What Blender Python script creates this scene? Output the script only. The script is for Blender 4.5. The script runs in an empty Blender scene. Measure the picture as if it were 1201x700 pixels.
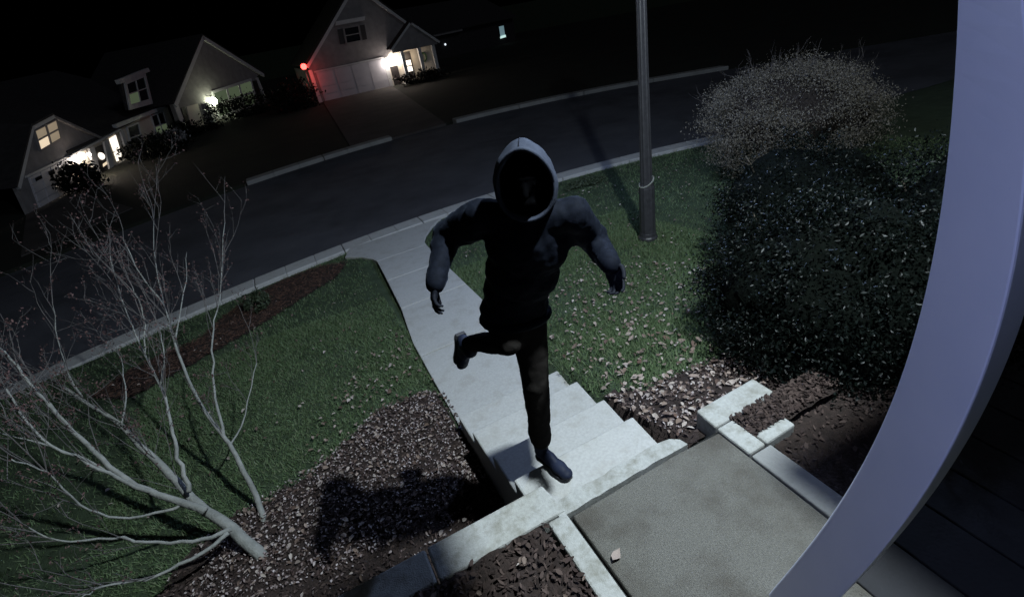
import bpy, bmesh, math, random
import numpy as np
from mathutils import Vector, Matrix, Euler, noise

R = random.Random(7)
NP = np.random.default_rng(11)
S = bpy.context.scene
COL = S.collection
PI = math.pi

# ------------------------------------------------------------------ camera, world, lights, exposure
cam = bpy.data.cameras.new('camera')
camo = bpy.data.objects.new('camera', cam)
COL.objects.link(camo)
_p, _r, _a = math.radians(30), math.radians(10.75), math.radians(21.5)
_h = Vector((math.sin(_a), math.cos(_a), 0)); _r0 = Vector((math.cos(_a), -math.sin(_a), 0))
_f = _h * math.cos(_p) - Vector((0, 0, 1)) * math.sin(_p)
_d0 = _f.cross(_r0)
_R = _r0 * math.cos(_r) + _d0 * math.sin(_r)
_D = -_r0 * math.sin(_r) + _d0 * math.cos(_r)
M = Matrix((_R, -_D, -_f)).transposed().to_4x4()
M.translation = Vector((0, 0, 2.15))
camo.matrix_world = M
cam.sensor_fit = 'HORIZONTAL'
cam.sensor_width = 36.0
cam.lens = 36.0 * 587.74 / 1201.0
cam.clip_start = 0.02
cam.clip_end = 3000
S.camera = camo

w = bpy.data.worlds.new('World'); S.world = w; w.use_nodes = True
nt = w.node_tree
sky = nt.nodes.new('ShaderNodeTexSky'); sky.sky_type = 'NISHITA'; sky.sun_disc = False
sky.sun_elevation = math.radians(-7.0); sky.sun_rotation = math.radians(150)
bg = nt.nodes['Background']; bg.inputs['Strength'].default_value = 0.05
nt.links.new(sky.outputs[0], bg.inputs['Color'])

S.view_settings.view_transform = 'Standard'; S.view_settings.look = 'None'
S.view_settings.exposure = 0.0; S.view_settings.gamma = 1.0
try:
    S.cycles.use_denoising = True
    S.cycles.denoiser = 'OPENIMAGEDENOISE'
    S.cycles.max_bounces = 6
    S.cycles.sample_clamp_indirect = 4.0
    S.cycles.blur_glossy = 0.5
except Exception:
    pass


def light(name, kind, loc, power, color, radius=0.05, aim=None, **k):
    d = bpy.data.lights.new(name, kind); d.energy = power; d.color = color
    if kind == 'SUN':
        d.angle = radius
    else:
        d.shadow_soft_size = radius
    for a, v in k.items():
        setattr(d, a, v)
    o = bpy.data.objects.new(name, d); COL.objects.link(o); o.location = loc
    if aim is not None:
        o.rotation_euler = (Vector(aim) - Vector(loc)).to_track_quat('-Z', 'Y').to_euler()
    return o


light('night_fill', 'SUN', (0, 0, 30), 0.13, (0.78, 0.84, 1.0), math.radians(15), aim=(-16, 16, 14))  # added faint fill for the house fronts and far ground, no visible source
light('floodlight_lamp', 'POINT', (1.82, 0.85, 3.80), 1120, (0.82, 0.94, 1.0), 0.06)
light('post_fill_spot', 'SPOT', (-.45, .10, 2.40), 40, (0.43, 0.52, 1.0), 0.06, aim=(1.08, .46, 1.35), spot_size=math.radians(62), spot_blend=.35)  # added unseen spot that brightens the white porch post
light('street_lamp_light', 'POINT', (4.02, 4.91, 2.42), 320, (0.42, 0.58, 1.0), 0.08)

# ------------------------------------------------------------------ materials
MATS = {}


def mat(name, color, rough=0.8, var=None, scale=8.0, bump=0.0, bscale=40.0, island=None, objrand=None, emit=None, metal=0.0, spec=0.3,
        stain=None, detail=4.0, trans=None):
    if name in MATS:
        return MATS[name]
    m = bpy.data.materials.new(name); m.use_nodes = True
    n = m.node_tree; b = n.nodes['Principled BSDF']; L = n.links
    b.inputs['Roughness'].default_value = rough
    b.inputs['Metallic'].default_value = metal
    b.inputs['Specular IOR Level'].default_value = spec
    b.inputs['Base Color'].default_value = (*color, 1)
    tc = n.nodes.new('ShaderNodeTexCoord')
    out = None
    if var is not None:
        nz = n.nodes.new('ShaderNodeTexNoise'); nz.inputs['Scale'].default_value = scale; nz.inputs['Detail'].default_value = detail
        L.new(tc.outputs['Object'], nz.inputs['Vector'])
        rp = n.nodes.new('ShaderNodeValToRGB')
        rp.color_ramp.elements[0].position = 0.3; rp.color_ramp.elements[1].position = 0.7
        rp.color_ramp.elements[0].color = (*color, 1); rp.color_ramp.elements[1].color = (*var, 1)
        L.new(nz.outputs['Fac'], rp.inputs['Fac']); out = rp.outputs['Color']
    if island is not None or objrand is not None:
        cols = island or objrand
        if island is not None:
            g = n.nodes.new('ShaderNodeNewGeometry'); src = g.outputs['Random Per Island']
        else:
            g = n.nodes.new('ShaderNodeObjectInfo'); src = g.outputs['Random']
        rp = n.nodes.new('ShaderNodeValToRGB'); rp.color_ramp.interpolation = 'LINEAR'
        el = rp.color_ramp.elements
        while len(el) < len(cols):
            el.new(0.5)
        for i, c in enumerate(cols):
            el[i].position = i / (len(cols) - 1); el[i].color = (*c, 1)
        L.new(src, rp.inputs['Fac']); out = rp.outputs['Color']
    if stain is not None:
        nz = n.nodes.new('ShaderNodeTexNoise'); nz.inputs['Scale'].default_value = stain[1]; nz.inputs['Detail'].default_value = 8; nz.inputs['Roughness'].default_value = 0.65
        L.new(tc.outputs['Object'], nz.inputs['Vector'])
        rp = n.nodes.new('ShaderNodeValToRGB'); rp.color_ramp.elements[0].position = stain[2]; rp.color_ramp.elements[1].position = stain[3]
        L.new(nz.outputs['Fac'], rp.inputs['Fac'])
        mx = n.nodes.new('ShaderNodeMix'); mx.data_type = 'RGBA'
        L.new(rp.outputs['Color'], mx.inputs['Factor'])
        if out is not None:
            L.new(out, mx.inputs[6])
        else:
            mx.inputs[6].default_value = (*color, 1)
        mx.inputs[7].default_value = (*stain[0], 1)
        out = mx.outputs[2]
    if out is not None:
        L.new(out, b.inputs['Base Color'])
    if bump:
        nz = n.nodes.new('ShaderNodeTexNoise'); nz.inputs['Scale'].default_value = bscale; nz.inputs['Detail'].default_value = 6
        L.new(tc.outputs['Object'], nz.inputs['Vector'])
        bp = n.nodes.new('ShaderNodeBump'); bp.inputs['Strength'].default_value = bump; bp.inputs['Distance'].default_value = 0.02
        L.new(nz.outputs['Fac'], bp.inputs['Height']); L.new(bp.outputs['Normal'], b.inputs['Normal'])
    if emit is not None:
        b.inputs['Emission Color'].default_value = (*emit[0], 1); b.inputs['Emission Strength'].default_value = emit[1]
    MATS[name] = m
    return m


# ------------------------------------------------------------------ mesh helpers
class MB:
    def __init__(s):
        s.v = []; s.f = []

    def add(s, vs, fs):
        b = len(s.v); s.v += [tuple(v) for v in vs]; s.f += [tuple(i + b for i in f) for f in fs]

    def box(s, x0, x1, y0, y1, z0, z1):
        s.add([(x0, y0, z0), (x1, y0, z0), (x1, y1, z0), (x0, y1, z0), (x0, y0, z1), (x1, y0, z1), (x1, y1, z1), (x0, y1, z1)],
              [(3, 2, 1, 0), (4, 5, 6, 7), (0, 1, 5, 4), (1, 2, 6, 5), (2, 3, 7, 6), (3, 0, 4, 7)])

    def prism(s, pts, z0, z1):      # polygon in plan, z0 / z1 number or function(x, y)
        n = len(pts)
        g0 = z0 if callable(z0) else (lambda x, y: z0)
        g1 = z1 if callable(z1) else (lambda x, y: z1)
        s.add([(x, y, g0(x, y)) for x, y in pts] + [(x, y, g1(x, y)) for x, y in pts],
              [tuple(range(n - 1, -1, -1)), tuple(range(n, 2 * n))] + [(i, (i + 1) % n, n + (i + 1) % n, n + i) for i in range(n)])

    def solid(s, A, B):             # two matching rings of points
        n = len(A)
        s.add(list(A) + list(B), [tuple(range(n - 1, -1, -1)), tuple(range(n, 2 * n))] + [(i, (i + 1) % n, n + (i + 1) % n, n + i) for i in range(n)])

    def tube(s, pts, rad, sides=8, cap=True):
        pts = [Vector(p) for p in pts]
        base = len(s.v); n = len(pts); prev = None
        for i, p in enumerate(pts):
            t = (pts[min(i + 1, n - 1)] - pts[max(i - 1, 0)]).normalized()
            if prev is None:
                a = t.orthogonal().normalized()
            else:
                a = (prev - t * prev.dot(t)).normalized()
            prev = a; b = t.cross(a)
            r = rad[i] if isinstance(rad, (list, tuple)) else rad
            for k in range(sides):
                q = p + (a * math.cos(2 * PI * k / sides) + b * math.sin(2 * PI * k / sides)) * r
                s.v.append(tuple(q))
        for i in range(n - 1):
            for k in range(sides):
                k2 = (k + 1) % sides
                s.f.append((base + i * sides + k, base + i * sides + k2, base + (i + 1) * sides + k2, base + (i + 1) * sides + k))
        if cap:
            s.f.append(tuple(base + k for k in range(sides - 1, -1, -1)))
            s.f.append(tuple(base + (n - 1) * sides + k for k in range(sides)))

    def ball(s, c, r, seg=12, ring=8, M=None):
        vs = []; fs = []
        rx, ry, rz = r if isinstance(r, (tuple, list)) else (r, r, r)
        vs.append((0, 0, rz))
        for i in range(1, ring):
            th = PI * i / ring
            for k in range(seg):
                ph = 2 * PI * k / seg
                vs.append((rx * math.sin(th) * math.cos(ph), ry * math.sin(th) * math.sin(ph), rz * math.cos(th)))
        vs.append((0, 0, -rz))
        for k in range(seg):
            fs.append((0, 1 + k, 1 + (k + 1) % seg))
        for i in range(ring - 2):
            for k in range(seg):
                a = 1 + i * seg + k; b = 1 + i * seg + (k + 1) % seg
                fs.append((a, a + seg, b + seg, b))
        l = len(vs) - 1; o = 1 + (ring - 2) * seg
        for k in range(seg):
            fs.append((o + k, l, o + (k + 1) % seg))
        c = Vector(c)
        s.add([tuple(((M @ Vector(v)) if M else Vector(v)) + c) for v in vs], fs)

    def capsule(s, p0, r0, p1, r1, seg=12):
        p0, p1 = Vector(p0), Vector(p1); d = p1 - p0; L = d.length
        if L < 1e-6:
            return s.ball(p0, r0)
        d.normalize(); pts = []; rr = []
        for a in (-80, -55, -30, 0):
            a = math.radians(a); pts.append(p0 + d * (r0 * math.sin(a))); rr.append(r0 * math.cos(a))
        for a in (0, 30, 55, 80):
            a = math.radians(a); pts.append(p1 + d * (r1 * math.sin(a))); rr.append(r1 * math.cos(a))
        s.tube(pts, rr, seg)

    def build(s, name, m, parent=None, smooth=False, bevel=0.0):
        me = bpy.data.meshes.new(name); me.from_pydata(s.v, [], s.f); me.update()
        o = bpy.data.objects.new(name, me); COL.objects.link(o)
        if m:
            me.materials.append(m)
        if smooth:
            for p in me.polygons:
                p.use_smooth = True
        if parent:
            o.parent = parent
        if bevel:
            b = o.modifiers.new('bevel', 'BEVEL'); b.width = bevel; b.segments = 2; b.limit_method = 'ANGLE'
        return o


def arr_mesh(name, V, F, m, parent=None, smooth=False):
    me = bpy.data.meshes.new(name)
    nv, nf, k = len(V), len(F), F.shape[1]
    me.vertices.add(nv); me.vertices.foreach_set('co', V.astype(np.float32).ravel())
    me.loops.add(nf * k); me.loops.foreach_set('vertex_index', F.astype(np.int32).ravel())
    me.polygons.add(nf); me.polygons.foreach_set('loop_start', np.arange(0, nf * k, k, dtype=np.int32))
    me.polygons.foreach_set('loop_total', np.full(nf, k, dtype=np.int32))
    me.update(calc_edges=True); me.validate()
    me.materials.append(m)
    if smooth:
        me.polygons.foreach_set('use_smooth', np.ones(nf, dtype=bool))
    o = bpy.data.objects.new(name, me); COL.objects.link(o)
    if parent:
        o.parent = parent
    return o


def thing(name, label, cat, loc=(0, 0, 0), group=None):
    o = bpy.data.objects.new(name, None); COL.objects.link(o); o.location = (0, 0, 0)
    o['label'] = label; o['category'] = cat
    if group:
        o['group'] = group
    return o


def tag(o, label=None, cat=None, group=None, kind=None):
    for k, v in (('label', label), ('category', cat), ('group', group), ('kind', kind)):
        if v:
            o[k] = v
    return o


def inpoly(x, y, poly):
    x = np.asarray(x); y = np.asarray(y); c = np.zeros(x.shape, bool); n = len(poly)
    for i in range(n):
        x0, y0 = poly[i]; x1, y1 = poly[(i + 1) % n]
        t = ((y0 > y) != (y1 > y)) & (x < (x1 - x0) * (y - y0) / ((y1 - y0) or 1e-9) + x0)
        c ^= t
    return c


# ------------------------------------------------------------------ ground shape
LY = [-5, 3.3, 5, 8.3, 8.5, 9.0, 9.4, 400]
LZ = [-.78, -.79, -.85, -1.02, -1.06, -1.20, -1.25, -1.25]
RY = [-5, 1.2, 1.9, 2.3, 3.1, 4, 5, 8.3, 8.5, 9.0, 9.4, 400]
RZ = [-.07, -.09, -.24, -.36, -.60, -.78, -.85, -1.02, -1.06, -1.20, -1.25, -1.25]


def road_near(x):     # near edge of the carriageway
    d = np.clip(np.abs(np.asarray(x) - 3), 0, 9); e = np.abs(np.asarray(x) - 3) - d
    return 9.30 - .028 * d * d - e * .5


def road_far(x):
    d = np.clip(np.abs(np.asarray(x) - 5), 0, 9); e = np.abs(np.asarray(x) - 5) - d
    return 17.9 - .030 * d * d - e * .54


def zg(x, y):
    x = np.asarray(x, float); y = np.asarray(y, float)
    ys = y - (road_near(x) - 9.1)
    ys = np.where(y < 6, y, np.where(y > 8, ys, y + (ys - y) * (y - 6) / 2))
    t = np.clip((x - .7) / .7, 0, 1)
    z = np.interp(ys, LY, LZ) * (1 - t) + np.interp(ys, RY, RZ) * t
    z = z + .012 * np.sin(x * 3.1 + y * 1.7) * np.sin(y * 2.3 - x) * (ys < 8.2)
    under = (x > .63) & (x < 1.46) & (ys < 7.6)
    lim = np.interp(ys, [3.0, 3.9, 4.7, 7.54], [-.82, -.84, -.88, -1.03])
    return np.where(under, np.minimum(z, lim), z)


WALK_L = [(.56, 3.05), (.58, 3.93), (.61, 4.71), (.72, 5.59), (.80, 6.8), (.84, 7.54)]
WALK_R = [(1.51, 3.05), (1.57, 3.93), (1.59, 4.71), (1.61, 5.59), (1.64, 6.8), (1.67, 7.54)]


def lerp_line(pts, y):
    return float(np.interp(y, [p[1] for p in pts], [p[0] for p in pts]))


APRON = [(.84, 7.54), (.80, 7.72), (.66, 7.98), (.44, 8.21), (.50, 8.38), (.60, 8.60), (2.30, 8.62), (2.02, 8.30), (1.80, 7.95), (1.69, 7.70), (1.67, 7.54)]
STRAW = [(0.46, 8.04), (-0.04, 8.26), (-0.58, 8.22), (-1.12, 7.86), (-1.45, 7.5), (-1.73, 6.99), (-2.55, 6.75), (-2.89, 6.4), (-2.34, 5.93), (-1.65, 6.28), (-1.03, 6.66), (-0.51, 6.97), (0.18, 7.48)]
LITTER = [(.60, 1.6), (.60, 3.62), (0.42, 3.78), (0.13, 3.84), (-0.1, 3.74), (-0.36, 3.56), (-0.59, 3.42), (-0.86, 3.36), (-1.18, 3.34), (-1.46, 3.2), (-1.75, 2.85), (-2.2, 2.3), (-2.4, 1.2), (-1.2, 1.2)]
MULCH_R = [(1.38, 1.45), (1.42, 2.26), (1.55, 2.42), (1.66, 2.20), (1.99, 2.16), (2.4, 2.10), (2.75, 2.12), (4.2, 2.6), (5.2, 3.0), (5.2, -.2), (1.74, -.2), (1.74, 1.45)]
LEFT_BED = [(-1.35, -.6), (.53, -.6), (.53, 1.45), (-1.35, 1.45)]

M_soil = mat('lawn_soil', (.045, .066, .036), .95, var=(.026, .040, .020), scale=5, bump=.6, bscale=60)
M_grass = mat('grass_blades', (.04, .08, .03), .65, island=[(.066, .110, .046), (.090, .140, .062), (.112, .160, .078), (.130, .150, .088)], spec=.25)
M_mulch = mat('mulch_base', (.020, .014, .012), .95, var=(.040, .027, .023), scale=26, bump=1.0, bscale=70)
M_chip = mat('mulch_chips', (.06, .04, .03), .9, island=[(.020, .013, .011), (.046, .030, .026), (.080, .056, .048), (.030, .020, .018)])
M_straw = mat('pine_straw', (.08, .045, .03), .9, island=[(.085, .044, .030), (.125, .068, .048), (.060, .032, .024), (.15, .09, .065)])
M_leaf = mat('fallen_leaves', (.2, .15, .12), .75, island=[(.12, .08, .06), (.25, .19, .16), (.38, .33, .30), (.075, .045, .035), (.15, .11, .09)], spec=.35)
M_frag = mat('leaf_fragments', (.2, .15, .14), .8, island=[(.12, .085, .08), (.26, .21, .205), (.42, .37, .365), (.08, .05, .045), (.05, .032, .03)], spec=.3)
M_leaf1 = mat('fallen_leaf_single', (.2, .15, .12), .75, objrand=[(.12, .075, .055), (.26, .20, .17), (.36, .30, .27), (.09, .05, .035), (.22, .17, .14)], spec=.35)
M_conc = mat('pale_concrete', (.35, .35, .34), .7, var=(.42, .42, .41), scale=55, bump=.3, bscale=160, stain=((.29, .28, .25), 6.5, .50, .80))
M_darkconc = mat('darker_concrete', (.20, .20, .195), .9, var=(.27, .27, .26), scale=2, bump=.4, bscale=40)  # darker concrete tone shared by the far kerb and landing border
M_curb = mat('rough_concrete', (.31, .315, .30), .9, var=(.38, .385, .37), scale=60, bump=.35, bscale=170, stain=((.19, .185, .155), 11.0, .46, .72))
M_land = mat('exposed_aggregate', (.135, .132, .118), .6, var=(.215, .205, .178), scale=130, bump=.9, bscale=220, stain=((.075, .062, .048), 2.3, .46, .74), spec=.4)
M_joint = mat('joint_filler', (.012, .012, .011), .95)
M_road = mat('asphalt', (.060, .062, .074), .8, var=(.085, .087, .102), scale=1.3, bump=.7, bscale=120, stain=((.028, .028, .032), .6, .5, .8))
M_drive = mat('driveway_concrete', (.045, .04, .038), .9, var=(.07, .062, .06), scale=1.2, bump=.3, bscale=40)
M_dirt = mat('far_ground', (.010, .011, .008), .95, var=(.018, .020, .013), scale=.8, bump=.5, bscale=12)

# fine ground sheet near the camera, coarse beyond, reaching the horizon
xs = np.concatenate([[-900, -300, -120, -60, -30, -16], np.arange(-10, 14.01, .125), [18, 30, 60, 120, 300, 900]])
ys = np.concatenate([[-60, -20, -6, -2], np.arange(-1, 10.01, .125), [11, 13, 15, 18, 22, 30, 45, 80, 150, 300, 900, 2000]])
X, Y = np.meshgrid(xs, ys)
V = np.stack([X, Y, zg(X, Y)], -1).reshape(-1, 3)
nx, ny = len(xs), len(ys)
ii = (np.arange(ny - 1)[:, None] * nx + np.arange(nx - 1)[None]).ravel()
Fq = np.stack([ii, ii + 1, ii + 1 + nx, ii + nx], 1)
g = arr_mesh('ground', V, Fq, M_soil, smooth=True); tag(g, kind='structure')


def sheet(name, poly, m, dz, res=.06, kind='structure', bumpy=0.0):
    """A patch that follows the ground inside a polygon, dz above it."""
    px = [p[0] for p in poly]; py = [p[1] for p in poly]
    gx = np.arange(min(px) - res, max(px) + 2 * res, res); gy = np.arange(min(py) - res, max(py) + 2 * res, res)
    X, Y = np.meshgrid(gx, gy)
    ins = inpoly(X, Y, poly)
    idx = -np.ones(X.shape, int)
    q = ins[:-1, :-1] | ins[1:, :-1] | ins[:-1, 1:] | ins[1:, 1:]
    q &= (ins[:-1, :-1].astype(int) + ins[1:, :-1] + ins[:-1, 1:] + ins[1:, 1:]) >= 3
    used = np.zeros(X.shape, bool)
    used[:-1, :-1] |= q; used[1:, :-1] |= q; used[:-1, 1:] |= q; used[1:, 1:] |= q
    idx[used] = np.arange(used.sum())
    Z = zg(X, Y) + dz + bumpy * (NP.random(X.shape) - .3)
    V = np.stack([X[used], Y[used], Z[used]], 1)
    a, b = np.nonzero(q)
    F = np.stack([idx[a, b], idx[a, b + 1], idx[a + 1, b + 1], idx[a + 1, b]], 1)
    o = arr_mesh(name, V, F, m, smooth=True); tag(o, kind=kind)
    return o


sheet('straw_bed', STRAW, M_mulch, .012, bumpy=.02)
sheet('leaf_bed', LITTER, M_mulch, .014, bumpy=.03)
sheet('mulch_bed', MULCH_R, M_mulch, .016, res=.05, bumpy=.03)


# ------------------------------------------------------------------ road, kerbs
def ribbon(f0, f1, z0, z1, x0, x1, n):
    mb = MB()
    for i in range(n):
        a = x0 + (x1 - x0) * i / n; b = x0 + (x1 - x0) * (i + 1) / n
        A = [(a, f0(a), z0), (b, f0(b), z0), (b, f1(b), z0), (a, f1(a), z0)]
        mb.solid([Vector(p) for p in A], [Vector((p[0], p[1], z1)) for p in A])
    return mb


rn = lambda k: (lambda x: float(road_near(x)) + k)
rf = lambda k: (lambda x: float(road_far(x)) + k)
tag(ribbon(rn(-.02), rf(.02), -1.30, -1.185, -60, 70, 130).build('road', M_road), kind='structure')
kb = bpy.data.objects.new('near_kerb', None); COL.objects.link(kb); tag(kb, kind='structure')
a = -16.0
while a < 24:
    L_ = 1.5
    ribbon(rn(-.52), rn(-.16), -1.3, -1.012, a, a + L_ - .012, 3).build('kerb_stone', M_conc, kb, bevel=.015)
    ribbon(rn(-.16), rn(.06), -1.3, -1.13, a, a + L_ - .012, 3).build('gutter_slab', M_conc, kb, bevel=.006)
    a += L_
fk = bpy.data.objects.new('far_kerb', None); COL.objects.link(fk); tag(fk, kind='structure')
a = -1.0
while a < 13.5:
    if not (2.6 < a < 5.6):
        ribbon(rf(-.0), rf(.42), -1.3, -1.06, a, a + 2.38, 3).build('kerb_stone', M_darkconc, fk, bevel=.02)
    a += 2.4
mb = MB(); mb.add([(-900, 0, 0)] * 0, [])
tag(ribbon(rf(.42), rf(60), -1.35, -1.17, -60, 70, 60).build('far_lawn', M_dirt), kind='structure')

# ------------------------------------------------------------------ walk, apron, steps, landing
wk = bpy.data.objects.new('walkway', None); COL.objects.link(wk); tag(wk, kind='structure')
cuts = [3.06, 4.345, 5.59, 6.62, 7.54]


def zw(x, y):
    return float(np.interp(y, [3.05, 3.9, 4.7, 7.54, 8.6, 9], [-.75, -.765, -.80, -.955, -.995, -1.0]))


for i in range(len(cuts) - 1):
    y0, y1 = cuts[i] + .006, cuts[i + 1] - .006
    n = 4; ysl = [y0 + (y1 - y0) * k / n for k in range(n + 1)]
    mb = MB()
    for k in range(n):
        pts = [(lerp_line(WALK_L, ysl[k]), ysl[k]), (lerp_line(WALK_R, ysl[k]), ysl[k]), (lerp_line(WALK_R, ysl[k + 1]), ysl[k + 1]), (lerp_line(WALK_L, ysl[k + 1]), ysl[k + 1])]
        mb.prism(pts, -1.2, zw)
    bm = bmesh.new(); me = bpy.data.meshes.new('slab')
    o = mb.build('slab', M_conc, wk)
    bm.from_mesh(o.data); bmesh.ops.remove_doubles(bm, verts=bm.verts, dist=1e-4)
    bmesh.ops.delete(bm, geom=[f for f in bm.faces if abs(f.normal.y) > .9 and y0 + .01 < f.calc_center_median().y < y1 - .01], context='FACES_ONLY')
    bmesh.ops.recalc_face_normals(bm, faces=bm.faces); bm.to_mesh(o.data); bm.free()
    b = o.modifiers.new('bevel', 'BEVEL'); b.width = .008; b.segments = 2; b.limit_method = 'ANGLE'
mb = MB(); mb.prism([(x, y) for x, y in APRON], -1.2, lambda x, y: zw(x, y) - .001)
o = mb.build('apron_slab', M_conc, wk, bevel=.008)

st = bpy.data.objects.new('front_steps', None); COL.objects.link(st); tag(st, kind='structure')
NOSE = [(1.50, 1.885, .545, 1.385, -.14), (1.87, 2.255, .55, 1.425, -.29), (2.24, 2.685, .555, 1.465, -.44), (2.67, 3.06, .56, 1.495, -.59)]
for y0, y1, x0, x1, z in NOSE:
    mb = MB()
    nx_ = 10
    for k in range(nx_):
        a, b = x0 + (x1 - x0) * k / nx_, x0 + (x1 - x0) * (k + 1) / nx_
    mb.prism([(x0, y0), (x1 - .03, y0), (x1, y1), (x0, y1)], -1.0, lambda x, y: z - .008 * (y - y0))
    mb.build('step', M_conc, st, bevel=.012)
# rough lip between the top step and the landing
mb = MB()
lipx = np.linspace(.60, 1.40, 18)
A = []; B = []
for k, x in enumerate(lipx):
    j = lambda s=.008: R.uniform(-s, s)
    A.append([(x, 1.437 + j(.004), .002 + j(.004)), (x, 1.535 + j(.012) - (.05 if k in (0, 17) else 0), -.012 + j(.005)), (x, 1.56 + j(.01) - (.05 if k in (0, 17) else 0), -.2), (x, 1.437, -.2)])
for k in range(17):
    a, b = A[k], A[k + 1]
    mb.add(a + b, [(0, 4, 5, 1), (1, 5, 6, 2), (2, 6, 7, 3), (3, 7, 4, 0)] + ([(0, 1, 2, 3)] if k == 0 else []) + ([(7, 6, 5, 4)] if k == 16 else []))
o = mb.build('lip_stone', M_curb, st)

ld = bpy.data.objects.new('porch_landing', None); COL.objects.link(ld); tag(ld, kind='structure')
mb = MB(); mb.prism([(.655, -.6), (1.575, -.6), (1.585, 1.40), (1.30, 1.418), (.655, 1.412)], -.75, 0.0)
mb.build('landing_slab', M_land, ld, bevel=.008)
mb = MB(); mb.prism([(1.60, -.6), (1.735, -.6), (1.735, .82), (1.735, 1.20), (1.60, 1.20)], -.6, -.003)
mb.build('border_slab', M_darkconc, ld, bevel=.008)
mb = MB(); mb.box(.642, 1.605, -.6, 1.43, -.75, -.03)
mb.build('joint_fill', M_joint, ld)


def wall_strip(parts, label):
    t = thing('planter_wall', label, 'low wall')
    for pts, z0, z1 in parts:
        mb = MB(); mb.prism(pts, z0, z1)
        mb.build('coping', M_curb, t, bevel=.012)
    return t


wall_strip([([(-.02, 1.46), (.52, 1.46), (.645, 1.455), (.62, 1.65), (-.02, 1.655)], -.9, .004),
            ([(-.66, 1.47), (-.03, 1.465), (-.03, 1.655), (-.66, 1.66)], -.9, .002),
            ([(-1.35, 1.475), (-.67, 1.47), (-.67, 1.66), (-1.35, 1.67)], -.9, .003),
            ([(.535, .62), (.638, .62), (.638, 1.446), (.535, 1.448)], -.6, .002),
            ([(.535, -.6), (.638, -.6), (.638, .61), (.535, .61)], -.6, .003)],
           'L-shaped concrete wall holding the mulch bed on the shadowed side of the landing')
wall_strip([([(1.60, 1.435), (1.84, 1.435), (2.06, 1.44), (2.06, 1.595), (1.61, 1.59)], -.5, .004),
            ([(1.60, 1.21), (1.715, 1.21), (1.715, 1.428), (1.60, 1.428)], -.4, .002),
            ([(1.722, 1.21), (1.94, 1.215), (1.94, 1.285), (1.722, 1.29)], -.4, .003)],
           'concrete wall around the small mulch pocket beside the dark evergreen shrub')

# raised bed on the left of the landing
mb = MB()
n = 30
for i in range(n):
    pass
gx = np.arange(-1.33, .545, .04); gy = np.arange(-.58, 1.50, .04)
X, Y = np.meshgrid(gx, gy)
Z = -.035 + .03 * NP.random(X.shape) + .03 * np.clip((1.2 - np.abs(X + .35)) / 1.2, 0, 1)
V = np.stack([X, Y, Z], -1).reshape(-1, 3); nx = len(gx)
ii = (np.arange(len(gy) - 1)[:, None] * nx + np.arange(nx - 1)[None]).ravel()
o = arr_mesh('raised_bed', V, np.stack([ii, ii + 1, ii + 1 + nx, ii + nx], 1), M_mulch, smooth=True); tag(o, kind='structure')
gx = np.arange(1.70, 2.4, .04); gy = np.arange(1.27, 1.47, .04)
X, Y = np.meshgrid(gx, gy)
Z = -.03 + .025 * NP.random(X.shape)
V = np.stack([X, Y, Z], -1).reshape(-1, 3); nx = len(gx)
ii = (np.arange(len(gy) - 1)[:, None] * nx + np.arange(nx - 1)[None]).ravel()
o = arr_mesh('mulch_pocket', V, np.stack([ii, ii + 1, ii + 1 + nx, ii + nx], 1), M_mulch, smooth=True); tag(o, kind='structure')


def zall(x, y):
    z = zg(x, y)
    bed = inpoly(x, y, LEFT_BED)
    pk = inpoly(x, y, [(1.70, 1.28), (2.4, 1.28), (2.4, 1.45), (1.70, 1.45)])
    return np.where(bed, -.015 + .03 * np.clip((1.2 - np.abs(x + .35)) / 1.2, 0, 1), np.where(pk, -.012, z + .016))


# ------------------------------------------------------------------ grass, litter
def sample(poly, n, inner=None):
    px = [p[0] for p in poly]; py = [p[1] for p in poly]
    out = np.zeros((0, 2))
    while len(out) < n:
        q = NP.random((n * 2, 2)) * [max(px) - min(px), max(py) - min(py)] + [min(px), min(py)]
        q = q[inpoly(q[:, 0], q[:, 1], poly)]
        out = np.concatenate([out, q])
    return out[:n]


def not_lawn(x, y):
    wl = np.interp(y, [p[1] for p in WALK_L], [p[0] for p in WALK_L]); wr = np.interp(y, [p[1] for p in WALK_R], [p[0] for p in WALK_R])
    bad = (x > wl + .005) & (x < wr - .005) & (y > 3.0) & (y < 7.56)
    bad |= (x > .54) & (x < np.interp(y, [1.4, 1.9, 3.1], [1.6, 1.40, 1.50])) & (y < 3.1)
    bad |= inpoly(x, y, APRON)
    bad |= inpoly(x, y, STRAW) | inpoly(x, y, LITTER) | inpoly(x, y, MULCH_R)
    bad |= y > road_near(x) - .50
    bad |= (y < 1.7) & (x > -1.4)
    return bad


LAWN = [(-9, 1.0), (9.5, 1.0), (9.5, 9.2), (-9, 9.2)]
P = np.concatenate([sample(LAWN, 230000), sample([(-2.2, 2.5), (4.6, 1.7), (4.6, 6.2), (-2.2, 6.2)], 200000)])
jx = P + NP.normal(0, .025, P.shape)
P = P[~not_lawn(jx[:, 0], jx[:, 1])]
dens = np.sin(P[:, 0] * 3.3 + 1.3 * np.sin(P[:, 1] * 2.1)) * np.sin(P[:, 1] * 2.9 + 1.7 * np.sin(P[:, 0] * 1.9)) + .6 * np.sin(P[:, 0] * 9.1 + P[:, 1] * 4) * np.sin(P[:, 1] * 8.3 - P[:, 0] * 3)
P = P[NP.random(len(P)) < np.clip(.80 + .35 * dens, .30, 1)]
n = len(P)
th = NP.random(n) * 2 * PI; lean = NP.normal(0, .5, n)
ht = NP.uniform(.020, .046, n) * (1 + .35 * np.sin(P[:, 0] * 2.1) * np.sin(P[:, 1] * 1.7)); wd = NP.uniform(.003, .0065, n)
z0 = zg(P[:, 0], P[:, 1]) - .004
c, s = np.cos(th), np.sin(th)
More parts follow.
